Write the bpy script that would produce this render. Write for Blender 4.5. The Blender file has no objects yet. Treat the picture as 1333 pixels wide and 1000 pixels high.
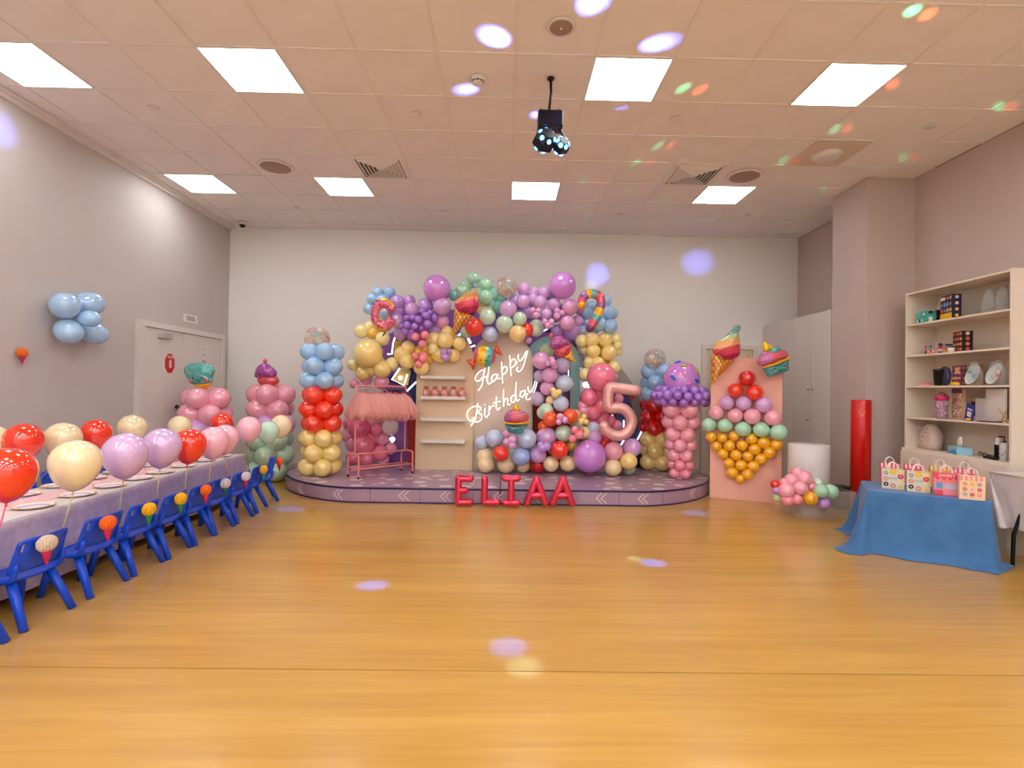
import bpy, math, random
from math import sin, cos, pi, radians, sqrt, atan2
from mathutils import Vector, Matrix
random.seed(7)
S = bpy.context.scene
COL = S.collection

# ---------------------------------------------------------------- camera
FPX, YAW, PITCH, ROLL = 679.05, 0.013659, 0.010757, 0.016276   # focal length in pixels of the 1333 px wide frame
CAM = Vector((0, 0, 1.35))
_f = Vector((sin(YAW)*cos(PITCH), cos(YAW)*cos(PITCH), sin(PITCH)))
_r = Vector((cos(YAW), -sin(YAW), 0)); _u = _r.cross(_f)
_r, _u = cos(ROLL)*_r + sin(ROLL)*_u, -sin(ROLL)*_r + cos(ROLL)*_u
cd = bpy.data.cameras.new('camera'); cam = bpy.data.objects.new('camera', cd); COL.objects.link(cam)
cd.sensor_width = 36; cd.lens = FPX/1333*36; cd.clip_start = .05; cd.clip_end = 100
cam.matrix_world = Matrix(((_r.x, _u.x, -_f.x, CAM.x), (_r.y, _u.y, -_f.y, CAM.y), (_r.z, _u.z, -_f.z, CAM.z), (0, 0, 0, 1)))
S.camera = cam

# ---------------------------------------------------------------- world and exposure
w = bpy.data.worlds.new('world'); S.world = w; w.use_nodes = True
w.node_tree.nodes['Background'].inputs[0].default_value = (.9, .93, 1, 1)
w.node_tree.nodes['Background'].inputs[1].default_value = .3
vs = S.view_settings
vs.view_transform = 'Standard'; vs.look = 'None'; vs.gamma = 1; vs.use_curve_mapping = False
vs.exposure = 0.0
PANEL = 12.3        # strength of the ceiling LED panels
S.cycles.use_denoising = True
S.cycles.max_bounces = 7; S.cycles.diffuse_bounces = 4; S.cycles.glossy_bounces = 4; S.cycles.transparent_max_bounces = 12
S.cycles.sample_clamp_indirect = 6

# room dimensions (metres)
XL, XR, YB, YF, HC = -4.43, 4.72, 8.38, -9.3, 3.876
TX, TY = -2.359, 3.90          # a node of the ceiling grid (tiles .6 m)

def ray(x, y):
    return _f + _r*((x-666.5)/FPX) + _u*((500-y)/FPX)
def atY(x, y, Y): d = ray(x, y); return CAM + d*(Y/d.y)
def atX(x, y, X): d = ray(x, y); return CAM + d*(X/d.x)
def atZ(x, y, Z): d = ray(x, y); return CAM + d*((Z-CAM.z)/d.z)

# ---------------------------------------------------------------- materials
def lin(c):
    return tuple((v/255/12.92 if v <= 10 else ((v/255+.055)/1.055)**2.4) for v in c) + (1,)
_M = {}
def mat(name, rgb=(200,200,200), rough=.5, metal=0, coat=0, emit=0, alpha=1, trans=0, sss=0, spec=.5, ior=1.45):
    if name in _M: return _M[name]
    m = bpy.data.materials.new(name); m.use_nodes = True; b = m.node_tree.nodes['Principled BSDF']
    b.inputs['Base Color'].default_value = lin(rgb); b.inputs['Roughness'].default_value = rough
    b.inputs['Metallic'].default_value = metal; b.inputs['Coat Weight'].default_value = coat
    b.inputs['Specular IOR Level'].default_value = spec; b.inputs['IOR'].default_value = ior
    if emit: b.inputs['Emission Color'].default_value = lin(rgb); b.inputs['Emission Strength'].default_value = emit
    if alpha < 1: b.inputs['Alpha'].default_value = alpha
    if trans: b.inputs['Transmission Weight'].default_value = trans
    if sss: b.inputs['Subsurface Weight'].default_value = sss; b.inputs['Subsurface Radius'].default_value = (.05,.04,.03)
    _M[name] = m; return m
def N(m, t, **kw):
    n = m.node_tree.nodes.new(t)
    for k, v in kw.items():
        if k in n.inputs: n.inputs[k].default_value = v
        else: setattr(n, k, v)
    return n
def lk(m, a, b): m.node_tree.links.new(a, b)
def bsdf(m): return m.node_tree.nodes['Principled BSDF']
def noise_color(m, c1, c2, scale=(1,1,1), ns=5, det=4, lo=.3, hi=.7, bump=0, bdist=.01):
    tc = N(m, 'ShaderNodeTexCoord'); mp = N(m, 'ShaderNodeMapping'); mp.inputs['Scale'].default_value = scale
    lk(m, tc.outputs['Object'], mp.inputs[0]); no = N(m, 'ShaderNodeTexNoise', Scale=ns, Detail=det); lk(m, mp.outputs[0], no.inputs['Vector'])
    cr = N(m, 'ShaderNodeValToRGB'); cr.color_ramp.elements[0].position = lo; cr.color_ramp.elements[1].position = hi
    cr.color_ramp.elements[0].color = lin(c1); cr.color_ramp.elements[1].color = lin(c2)
    lk(m, no.outputs[0], cr.inputs[0]); lk(m, cr.outputs[0], bsdf(m).inputs['Base Color'])
    if bump:
        bp = N(m, 'ShaderNodeBump', Strength=bump, Distance=bdist); lk(m, no.outputs[0], bp.inputs['Height']); lk(m, bp.outputs[0], bsdf(m).inputs['Normal'])
    return cr, no
def latex(n, rgb):
    return mat('latex_'+n, tuple(min(255, int(c*1.03+6)) for c in rgb), rough=.05, spec=1.0, coat=.7)
LC = dict(sky=(150,192,230), paleblue=(188,202,228), peri=(160,180,228), lilac=(186,140,214), lav=(208,160,212), pinklav=(226,160,205),
          orchid=(202,130,212), purple=(158,104,200), butter=(248,212,128), cream=(240,212,160), paleyel=(240,225,150), yellow=(246,190,70),
          mint=(165,215,180), palemint=(196,220,194), aqua=(130,208,190), peach=(248,205,130), orangered=(242,48,12), red=(214,14,10), orange=(248,84,12),
          hotpink=(238,96,140), rose=(240,120,148), pink=(242,160,190), palepink=(240,160,175), coral=(248,130,140), mauve=(196,170,205), white=(238,228,232),
          gold=(248,172,16), olive=(176,196,150), flamingo=(246,140,155), tabpink=(240,178,196), tablav=(208,170,214), tabcream=(240,218,170), tabmint=(186,220,196),
          cloudblue=(160,196,228), towergreen=(172,205,176))
def LM(k): return latex(k, LC[k])
MW = mat('warm_white_paint', (226,214,202), .45)
MWM = mat('white_metal', (225,218,210), .4)
MBLK = mat('black_plastic', (14,14,16), .4)
MDK = mat('dark_gap', (22,18,18), .8)
MCHR = mat('brushed_steel', (170,165,158), .35, metal=.9)
def attr_mat(name, rough=.25, metal=0, coat=0, bump=0, bscale=40, gl=0):
    if name in _M: return _M[name]
    m = mat(name, (200,200,200), rough, metal, coat)
    a = N(m, 'ShaderNodeAttribute', attribute_name='Col'); lk(m, a.outputs['Color'], bsdf(m).inputs['Base Color'])
    if bump:
        tc = N(m, 'ShaderNodeTexCoord'); no = N(m, 'ShaderNodeTexNoise', Scale=bscale, Detail=2); lk(m, tc.outputs['Object'], no.inputs['Vector'])
        bp = N(m, 'ShaderNodeBump', Strength=bump, Distance=.01); lk(m, no.outputs[0], bp.inputs['Height']); lk(m, bp.outputs[0], bsdf(m).inputs['Normal'])
    return m
FOIL = attr_mat('printed_foil', .22, .2, .6, .35, 30)
PRINT = attr_mat('printed_surface', .5)

# ---------------------------------------------------------------- mesh helpers
class MB:
    def __init__(s): s.v = []; s.f = []; s.c = []; s.sm = []
    def add(s, vs, fs, c=None, smooth=False, M=None):
        o = len(s.v)
        s.v += [tuple(M @ Vector(p)) if M else tuple(p) for p in vs]
        s.f += [tuple(i+o for i in f) for f in fs]; s.c += [c]*len(fs); s.sm += [smooth]*len(fs); return s
    def box(s, a, b, c=None, M=None):
        x0,y0,z0 = a; x1,y1,z1 = b
        return s.add([(x0,y0,z0),(x1,y0,z0),(x1,y1,z0),(x0,y1,z0),(x0,y0,z1),(x1,y0,z1),(x1,y1,z1),(x0,y1,z1)],
                     [(0,3,2,1),(4,5,6,7),(0,1,5,4),(1,2,6,5),(2,3,7,6),(3,0,4,7)], c, False, M)
    def rbox(s, a, b, r, c=None, M=None, ax=2, n=3):       # box with rounded vertical (axis ax) edges and bevelled caps
        dims = [0,1,2]; dims.remove(ax); i, j = dims
        a = list(a); b = list(b); e = min(r*.5, (b[ax]-a[ax])*.3)
        def ringp(ins, h):
            out = []
            for cx, cy, st in ((b[i]-r, b[j]-r, 0), (a[i]+r, b[j]-r, 1), (a[i]+r, a[j]+r, 2), (b[i]-r, a[j]+r, 3)):
                for k in range(n+1):
                    t = (st + k/n)*pi/2; p = [0,0,0]
                    p[i] = cx + (r-ins)*cos(t); p[j] = cy + (r-ins)*sin(t); p[ax] = h; out.append(tuple(p))
            return out
        rings = [ringp(e, a[ax]), ringp(0, a[ax]+e), ringp(0, b[ax]-e), ringp(e, b[ax])]
        return s.rings(rings, c, False, True, M)
    def rings(s, R, c=None, smooth=True, cap=True, M=None, closed=True):
        n = len(R[0]); vs = [p for r in R for p in r]; fs = []
        for k in range(len(R)-1):
            for q in range(n if closed else n-1):
                q2 = (q+1) % n; fs.append((k*n+q, k*n+q2, (k+1)*n+q2, (k+1)*n+q))
        if cap: fs.append(tuple(range(n-1,-1,-1))); fs.append(tuple((len(R)-1)*n+q for q in range(n)))
        return s.add(vs, fs, c, smooth, M)
    def lathe(s, prof, n=20, c=None, smooth=True, M=None, cap=False, sx=1, sy=1):
        R = [[(r*cos(2*pi*q/n)*sx, r*sin(2*pi*q/n)*sy, z) for q in range(n)] for r, z in prof]
        return s.rings(R, c, smooth, cap, M)
    def cyl(s, p, q, r, n=12, r2=None, c=None, smooth=True):
        return s.tube([p, q], [r, r2 if r2 is not None else r], n, c, ends=False)
    def tube(s, P, r, n=10, c=None, ends=True, closed=False, flat=1):
        P = [Vector(p) for p in P]; m = len(P); rr = r if isinstance(r, (list, tuple)) else [r]*m
        T = []
        for k in range(m):
            a = P[(k-1) % m] if closed or k > 0 else P[0]; b = P[(k+1) % m] if closed or k < m-1 else P[m-1]
            t = (b-a); T.append(t.normalized() if t.length > 1e-9 else Vector((0,0,1)))
        ref = Vector((0,0,1)) if abs(T[0].z) < .9 else Vector((0,1,0))
        u = (ref - T[0]*ref.dot(T[0])).normalized(); R = []
        fr = []
        for k in range(m):
            u = (u - T[k]*u.dot(T[k])); u = u.normalized() if u.length > 1e-6 else T[k].orthogonal().normalized()
            fr.append((u.copy(), T[k].cross(u)))
        def ring(pt, fu, fv, rad): return [tuple(pt + (fu*cos(2*pi*q/n)*flat + fv*sin(2*pi*q/n))*rad) for q in range(n)]
        if ends and not closed:
            for a in (75, 50, 25): R.append(ring(P[0]-T[0]*rr[0]*sin(radians(a)), *fr[0], rr[0]*cos(radians(a))))
        for k in range(m): R.append(ring(P[k], *fr[k], rr[k]))
        if ends and not closed:
            for a in (25, 50, 75): R.append(ring(P[-1]+T[-1]*rr[-1]*sin(radians(a)), *fr[-1], rr[-1]*cos(radians(a))))
        if closed: R.append(R[0])
        return s.rings(R, c, True, not closed)
    def poly(s, pts, y0, y1, c=None, M=None):               # prism of an (x,z) outline between y0 and y1
        n = len(pts); R = [[(x, y0, z) for x, z in pts], [(x, y1, z) for x, z in pts]]
        return s.rings(R, c, False, True, M)
    def sphere(s, ctr, r, n=14, m=8, c=None, sc=(1,1,1)):
        P = [(r*sin(pi*k/m), r*cos(pi*k/m)) for k in range(m+1)]; P[0] = (r*.02, r); P[-1] = (r*.02, -r)
        return s.lathe(P[::-1], n, c, True, Matrix.Translation(ctr) @ Matrix.Diagonal((*sc, 1)))
    def mesh(s, name, m):
        me = bpy.data.meshes.new(name); me.from_pydata(s.v, [], s.f)
        for mm in (m if isinstance(m, (list, tuple)) else [m]): me.materials.append(mm)
        me.polygons.foreach_set('use_smooth', s.sm)
        if any(c is not None for c in s.c):
            at = me.color_attributes.new('Col', 'FLOAT_COLOR', 'CORNER'); k = 0; buf = []
            for p, c in zip(me.polygons, s.c): buf += list(lin(c) if c else (1,1,1,1))*p.loop_total
            at.data.foreach_set('color', buf)
        me.update(); return me
    def build(s, name, m, parent=None, loc=None, rot=None, **tags):
        return link(name, s.mesh(name, m), parent, loc, rot, **tags)
def link(name, data, parent=None, loc=None, rot=None, label=None, cat=None, group=None, kind=None):
    o = bpy.data.objects.new(name, data); COL.objects.link(o); o.parent = parent
    if loc is not None: o.location = loc
    if rot is not None: o.rotation_euler = rot
    if label: o['label'] = label
    if cat: o['category'] = cat
    if group: o['group'] = group
    if kind: o['kind'] = kind
    return o
def thing(name, label, cat, loc=(0,0,0), rz=0, group=None):
    return link(name, None, None, loc, (0,0,rz), label, cat, group)
def struct(name, mb, m, parent=None, **k):
    o = mb.build(name, m, parent, **k)
    if parent is None: o['kind'] = 'structure'
    return o
def copy_tree(o, parent=None):
    c = o.copy(); COL.objects.link(c); c.parent = parent
    for ch in list(o.children): copy_tree(ch, c)
    return c
def spline(P, k=6, closed=False):                            # Catmull-Rom
    n = len(P); out = []
    P = [Vector(p) for p in P]
    for i in range(n if closed else n-1):
        a = P[(i-1) % n] if closed or i > 0 else P[0]; b = P[i]; c = P[(i+1) % n]; d = P[(i+2) % n] if closed or i < n-2 else P[n-1]
        for q in range(k):
            t = q/k; out.append(.5*((2*b)+(c-a)*t+(2*a-5*b+4*c-d)*t*t+(3*b-a-3*c+d)*t**3))
    if not closed: out.append(P[-1])
    return out

# ================================================================ SETTING
mceil = mat('ceiling_tile_paint', (240,232,226), .8); noise_color(mceil, (238,229,222), (243,235,229), ns=3, bump=.05)
mgrid = mat('grid_paint', (236,227,220), .7)
mwallL = mat('taupe_wall_paint', (182,163,158), .7); noise_color(mwallL, (198,187,180), (204,193,186), ns=1.2, bump=.03)
mwallB = mat('beige_wall_paint', (214,202,192), .7); noise_color(mwallB, (236,230,222), (240,234,226), ns=1.2, bump=.03)
mwallR = mat('mauve_wall_paint', (168,142,134), .7); noise_color(mwallR, (194,174,164), (200,180,170), ns=1.2, bump=.03)

# floor: rolled wood-look vinyl sheets, seams across the room
mfl = mat('golden_wood_floor', (214,146,62), .3, coat=.45, spec=.5); bsdf(mfl).inputs['Coat Roughness'].default_value = .16
tc = N(mfl, 'ShaderNodeTexCoord'); mp = N(mfl, 'ShaderNodeMapping'); mp.inputs['Scale'].default_value = (.55, 9, 1); lk(mfl, tc.outputs['Object'], mp.inputs[0])
n1 = N(mfl, 'ShaderNodeTexNoise', Scale=2.2, Detail=7, Roughness=.6, Distortion=.5); lk(mfl, mp.outputs[0], n1.inputs['Vector'])
mp2 = N(mfl, 'ShaderNodeMapping'); mp2.inputs['Scale'].default_value = (.25, 2.2, 1); lk(mfl, tc.outputs['Object'], mp2.inputs[0])
n2 = N(mfl, 'ShaderNodeTexNoise', Scale=2, Detail=3); lk(mfl, mp2.outputs[0], n2.inputs['Vector'])
ad = N(mfl, 'ShaderNodeMath', operation='ADD'); lk(mfl, n1.outputs[0], ad.inputs[0]); lk(mfl, n2.outputs[0], ad.inputs[1])
cr = N(mfl, 'ShaderNodeValToRGB'); e = cr.color_ramp.elements; e[0].position = .38*2; e[1].position = .62*2 if .62*2 < 1 else 1
dv = N(mfl, 'ShaderNodeMath', operation='MULTIPLY'); dv.inputs[1].default_value = .5; lk(mfl, ad.outputs[0], dv.inputs[0])
e[0].position = .36; e[1].position = .64; e[0].color = lin((184,135,56)); e[1].color = lin((206,157,76))
lk(mfl, dv.outputs[0], cr.inputs[0]); lk(mfl, cr.outputs[0], bsdf(mfl).inputs['Base Color'])
bp = N(mfl, 'ShaderNodeBump', Strength=.12, Distance=.004); lk(mfl, n1.outputs[0], bp.inputs['Height']); lk(mfl, bp.outputs[0], bsdf(mfl).inputs['Normal'])
mp3 = N(mfl, 'ShaderNodeMapping'); mp3.inputs['Scale'].default_value = (1.6, .8, 1); lk(mfl, tc.outputs['Object'], mp3.inputs[0])
n3 = N(mfl, 'ShaderNodeTexNoise', Scale=2.5, Detail=3); lk(mfl, mp3.outputs[0], n3.inputs['Vector'])
bp2 = N(mfl, 'ShaderNodeBump', Strength=.25, Distance=.01); lk(mfl, n3.outputs[0], bp2.inputs['Height']); lk(mfl, bp2.outputs[0], bsdf(mfl).inputs['Coat Normal'])
floor = struct('floor', MB().box((XL-.1, YF, -.12), (XR+.1, YB+.1, -.006)), MDK)
seams = [-1.75, .38, 2.515, 4.65, 6.78, YB]
MB().box((XL, YF, -.006), (XR, -1.754, 0)).build('pale_floor_sheet', mat('pale_grey_vinyl', (205,202,198), .4), floor)  # unseen floor behind the camera, made pale to bounce neutral light
for a, b in zip(seams, seams[1:]):
    MB().box((XL, a+.004, -.006), (XR, b-.004, 0)).build('floor_sheet', mfl, floor)

wl = struct('wall_left', MB().box((XL-.12, -1.75, 0), (XL, YB+.1, HC)), mwallL)
mwhw = mat('white_wall_paint', (232,228,224), .7)  # for the unseen walls behind the camera, kept white to add neutral bounce
MB().box((XL-.12, YF, 0), (XL, -1.75, HC)).build('wall_section', mwhw, wl)
struct('wall_back', MB().box((XL, YB, 0), (XR, YB+.12, HC)), mwallB)
wr = struct('wall_right', MB().box((XR, -1.75, 0), (XR+.12, YB+.1, HC)), mwallR)
MB().box((XR, YF, 0), (XR+.12, -1.75, HC)).build('wall_section', mwhw, wr)
struct('wall_front', MB().box((XL-.1, YF-.12, 0), (XR+.1, YF, HC)), mwhw)
struct('wall_pier', MB().box((4.165, 5.96, 0), (XR, 6.6, HC)), mwallR)
struct('trim_1', MB().box((XL, YF, HC-.05), (XL+.03, YB, HC-.008)).box((XL, YF, HC-.012), (XL+.10, YB, HC)), mat('cornice_paint', (232,222,214), .6))
struct('baseboard_back', MB().box((XL, YB-.014, 0), (3.14, YB, .12)), MW)
struct('baseboard_left', MB().box((XL, YF, 0), (XL+.014, 6.33, .12)), MW)

# ceiling: slab, T-bar grid, lay-in tiles, LED panels
ceil = struct('ceiling', MB().box((XL-.1, YF, HC+.05), (XR+.1, YB+.1, HC+.2)), MDK)
LIGHTS = {(-3,0),(0,0),(5,0),(8,0),(-3,4),(0,4),(4,4),(8,4)}
for r in (-4,-6,-8,-10,-12,-14,-16,-18,-20): LIGHTS |= {(-3,r),(0,r),(2,r),(5,r),(8,r),(10,r)}  # unseen panels behind the camera, rows and columns added for more frontal light
VENTS = {(1,3),(7,3)}; SPKT = {(-1,3),(8,3)}; DET = {(9,2)}
tile_me = {}
g = MB()
c0, c1 = -4, 11
for c in range(c0, c1+2):
    x = TX+.6*c
    if XL < x < XR: g.box((x-.011, YF, HC-.002), (x+.011, YB, HC+.006))
for r in range(-22, 9):
    y = TY+.6*r
    if YF < y < YB: g.box((XL, y-.011, HC-.0025), (XR, y+.011, HC+.0055))
g.build('ceiling_grid', mgrid, ceil)
rest = MB()
for c in range(c0, c1+1):
    for r in range(-22, 9):
        x0 = max(TX+.6*c+.007, XL); x1 = min(TX+.6*(c+1)-.007, XR); y0 = max(TY+.6*r+.007, YF); y1 = min(TY+.6*(r+1)-.007, YB)
        if x1-x0 < .02 or y1-y0 < .02 or (c, r) in LIGHTS: continue
        dz = random.uniform(0, .004)
        if r < -2: rest.box((x0,y0,HC+.003), (x1,y1,HC+.02)); continue
        key = (round(x1-x0,3), round(y1-y0,3))
        if key not in tile_me: tile_me[key] = MB().box((0,0,0), (key[0],key[1],.015)).mesh('ceiling_tile', mceil)
        link('ceiling_tile', tile_me[key], ceil, (x0, y0, HC+.003+dz), (radians(random.uniform(-.12,.12)),0,0))
o = rest.build('ceiling_tiles_behind', mceil, ceil); o['kind'] = 'stuff'
mled = mat('led_diffuser', (244,250,255), .5, emit=PANEL)
fr = MB()
for a, b in (((-.3,-.3,0),(.3,-.286,.012)), ((-.3,.286,0),(.3,.3,.012)), ((-.3,-.286,0),(-.286,.286,.012)), ((.286,-.286,0),(.3,.286,.012))): fr.box(a, b)
fr_me = fr.mesh('frame', MWM); df_me = MB().box((-.287,-.287,.004), (.287,.287,.01)).mesh('diffuser', mled)
POS = {(-3,0):'nearer row, leftmost and cut by the picture edge', (0,0):'nearer row, second from the left wall', (5,0):'nearer row, just behind the hanging party light', (8,0):'nearer row, closest to the right wall',
       (-3,4):'far row, beside the left wall', (0,4):'far row, beside the left square air vent', (4,4):'far row, above the middle of the balloon arch', (8,4):'far row, between right vent and pier'}
beh = MB()
for (c, r) in sorted(LIGHTS):
    if r < 0: beh.box((TX+.6*c+.013, TY+.6*r+.013, HC), (TX+.6*c+.587, TY+.6*r+.587, HC+.006))
beh.build('unseen_led_panels', mled, ceil)['kind'] = 'stuff'
for (c, r) in sorted(LIGHTS, key=lambda q: -q[1]):
    if r < 0: continue
    lab = POS.get((c, r)); t = thing('ceiling_light', 'square white LED ceiling panel, '+lab if lab else 'square white LED ceiling panel behind the viewpoint', 'ceiling light', (TX+.6*c+.3, TY+.6*r+.3, HC-.004), 0, 'square LED ceiling panels' if lab else 'LED panels behind the viewpoint')
    link('frame', fr_me, t); link('diffuser', df_me, t)

def disc_thing(name, label, cat, x, y, prof, m, group=None, extra=None):
    t = thing(name, label, cat, (x, y, HC), 0, group)
    MB().lathe(prof, 28, cap=True).build('housing', m, t)
    if extra: extra(t)
    return t
mgrille = mat('speaker_grille', (168,140,122), .6, metal=.2)
def sp(t): MB().lathe([(.001,-.016),(.165,-.016),(.17,-.012)], 28).build('grille', mgrille, t)
for (x, y, l) in ((-2.68,6.02,'round beige ceiling speaker near the left air vent'), (2.74,5.99,'round beige ceiling speaker beside the right air vent')):
    disc_thing('ceiling_speaker', l, 'speaker', x, y, [(.19,0),(.2,-.006),(.195,-.012),(.172,-.014)], mgrid, 'round ceiling speakers', sp)
def sp2(t): MB().lathe([(.001,-.012),(.075,-.012),(.08,-.01)], 24).build('grille', mgrille, t); MB().sphere((0,0,-.014), .008, 8, 4).build('light', MWM, t)
disc_thing('ceiling_speaker', 'small round pinkish ceiling speaker near the top centre', 'speaker', .35, 3.59, [(.098,0),(.1,-.006),(.085,-.009)], MWM, None, sp2)
def slots(t):
    b = MB()
    for k in range(8):
        a = k*pi/4
        b.add([(.052*cos(a-.3),.052*sin(a-.3),-.032),(.052*cos(a+.3),.052*sin(a+.3),-.032),(.046*cos(a+.3),.046*sin(a+.3),-.044),(.046*cos(a-.3),.046*sin(a-.3),-.044)], [(0,1,2,3)])
    b.build('slots', MBLK, t)
disc_thing('smoke_detector', 'white smoke detector with dark slots left of the party light', 'smoke detector', -.26, 4.21, [(.06,0),(.06,-.012),(.05,-.03),(.044,-.046),(.03,-.055),(.001,-.056)], MWM, None, slots)
def dome(t): MB().sphere((0,0,-.045), .045, 14, 8).build('dome', mat('smoked_dome', (10,10,12), .1), t)
disc_thing('security_camera', 'black dome security camera in the far left ceiling corner', 'camera', -4.1, 8.1, [(.07,0),(.07,-.03),(.05,-.045)], MWM, None, dome)
disc_thing('ceiling_sensor', 'large round white sensor on its square ceiling plate near the pier', 'sensor', TX+.6*9.5, TY+.6*2.5, [(.14,0),(.145,-.02),(.13,-.045),(.08,-.055),(.001,-.056)], MWM, None,
           lambda t: MB().box((-.27,-.27,-.006),(.27,.27,-.001)).build('plate', mat('plate_paint',(222,200,178),.6), t))
for k, (x, y) in enumerate(((-3.26,4.8),(-.86,4.8),(3.94,4.8),(1.54,4.77),(-3.0,7.4),(-.9,7.4),(1.6,7.4),(3.4,7.3))):
    disc_thing('sprinkler_cover', 'small round white sprinkler cover, ' + ['near row, beside the left wall','near row, left of the party light','near row, near the right wall','near row, right of the party light','far row, beside the left wall','far row, left of centre','far row, right of centre','far row, near the pier'][k], 'sprinkler cover', x, y, [(.05,0),(.05,-.006),(.04,-.01)], MWM, 'small round sprinkler covers')
for (c, r) in VENTS:
    side = 'left' if c == 1 else 'right'
    t = thing('air_vent', 'square ceiling air vent with angled louvres, above the arch on the %s' % side, 'vent', (TX+.6*c+.3, TY+.6*r+.3, HC-.002), 0, 'square ceiling air vents')
    MB().box((-.28,-.28,.0),(.28,.28,.002)).build('backing', MDK, t)
    def sq(b, i, o_, z0, z1):
        for k in range(4):
            M = Matrix.Rotation(k*pi/2, 4, 'Z'); b.add([(-o_,-o_,z0),(o_,-o_,z0),(i,-i,z1),(-i,-i,z1)], [(0,1,2,3)], M=M)
    b = MB(); sq(b, .245, .29, -.001, -.008); b.build('frame', mgrid, t)
    for k in range(5):
        o_ = .235-.042*k; b = MB(); sq(b, o_-.026, o_, -.004, -.022); sq(b, o_-.026, o_-.03, -.022, -.002); b.build('louvre', mgrid, t)
    MB().box((-.03,-.03,-.02),(.03,.03,-.004)).build('centre', mgrid, t)

# door_1: double door on the left wall
d1 = struct('door_1', MB().box((XL, 6.37, .005), (XL+.05, 7.15, 2.045)), mat('door_paint', (224,214,204), .4))
DP = _M['door_paint']
MB().box((XL, 7.158, .005), (XL+.05, 8.1, 2.045)).build('door_leaf', DP, d1)
b = MB().box((XL, 6.29, 0), (XL+.07, 6.365, 2.12)).box((XL, 8.105, 0), (XL+.07, 8.18, 2.12)).box((XL, 6.365, 2.05), (XL+.07, 8.105, 2.12)); b.build('door_frame', DP, d1)
MB().box((XL+.05, 7.14, 0.01), (XL+.056, 7.17, 2.04)).build('cover_strip', DP, d1)
t = link('door_closer', None, d1, (XL+.05, 6.62, 1.96))
MB().rbox((0,0,-.03),(.045,.24,.03),.008).build('housing', mat('silver_paint',(196,188,178),.4,metal=.4), t)
b = MB().tube([(.03,.1,.035),(.16,.3,.055),(.02,.5,.07)], .008, 8); b.build('arm', _M['silver_paint'], t)
t = thing('door_sign', 'red octagonal door sign with a white hand symbol', 'sign', (XL+.053, 6.87, 1.62))
oc = [(.105*cos(pi/8+k*pi/4), .135*sin(pi/8+k*pi/4)) for k in range(8)]
msr = mat('sign_red', (214,30,24), .5); msw = mat('sign_white', (240,225,215), .5)
RZ = Matrix.Rotation(pi/2, 4, 'Z')
MB().poly(oc, 0, .004, M=RZ).build('panel', msr, t)
b = MB()
b.rbox((-.025,-.006,-.06),(.025,-.005,.02),.012,ax=1,M=RZ)
for k in range(4): b.box((-.025+.0135*k,-.006,.0),(-.015+.0135*k,-.005,.048-.006*abs(k-1.5)), M=RZ)
b.build('hand_symbol', msw, t)
def text(s, size, m, parent, loc, rot, name='lettering', ext=.001, align='CENTER', **kw):
    cu = bpy.data.curves.new(name, 'FONT'); cu.body = s; cu.size = size; cu.extrude = ext; cu.align_x = align; cu.align_y = 'CENTER'; cu.materials.append(m); cu.resolution_u = 3
    tmp = link('tmp_text', cu); bpy.context.view_layer.update()
    me = bpy.data.meshes.new_from_object(tmp.evaluated_get(bpy.context.evaluated_depsgraph_get())); me.name = name
    bpy.data.objects.remove(tmp); bpy.data.curves.remove(cu)
    o = link(name, me, parent, loc, rot, **kw); return o
text('STOP', .05, msw, t, (.006,0,.08), (pi/2,0,pi/2))
t = thing('wall_notice', 'small white notice on the left wall above the double door', 'sign', (XL, 7.37, 2.27))
MB().box((0,-.16,-.055),(.008,.16,.055)).build('plate', msw, t)
mgt = mat('grey_print', (120,110,112), .6)
b = MB()
for k in range(3): b.box((.008,-.1+.01*k,.018-.022*k),(.0095,.1+.006*k,.03-.022*k))
b.build('print_lines', mgt, t)
t = thing('paper_notice', 'white paper sheet taped to the right leaf of the double door', 'paper', (XL+.051, 7.66, 1.75))
MB().box((0,-.11,-.16),(.002,.11,.16)).build('sheet', mat('paper',(228,218,212),.7), t)
b = MB()
for z, n_ in ((.11,.04),(.03,.07),(-.06,.09),(-.08,.08)): b.box((.002,-.07,z),(.003,-.07+n_,z+.01))
b.build('print_lines', mgt, t)
t = link('door_handle', None, d1, (XL+.05, 7.03, 1.05))
MB().lathe([(.028,0),(.028,.01),(.01,.012)], 14, cap=True, M=Matrix.Rotation(pi/2,4,'Y')).build('rose', MBLK, t)
MB().tube([(0,0,0),(.05,0,0),(.055,-.02,0),(.055,-.12,0)], .009, 8).build('lever', MBLK, t)

# door_2: single door on the back wall, right of the stage
d2 = struct('door_2', MB().box((3.24, YB-.03, .005), (3.98, YB-.002, 2.05)), mat('cream_door_paint', (222,206,172), .45))
b = MB().box((3.16,YB-.06,0),(3.235,YB,2.12)).box((3.985,YB-.06,0),(4.06,YB,2.12)).box((3.235,YB-.06,2.055),(3.985,YB,2.12)); b.build('door_frame', MW, d2)
MB().box((3.3,YB-.036,.1),(3.303,YB-.03,1.98)).box((3.92,YB-.036,.1),(3.923,YB-.03,1.98)).build('door_panel_line', mgt, d2)
MB().tube([(3.30,YB-.03,1.03),(3.30,YB-.08,1.03),(3.40,YB-.08,1.03)], .009, 8).build('door_handle', MCHR, d2)

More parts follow.
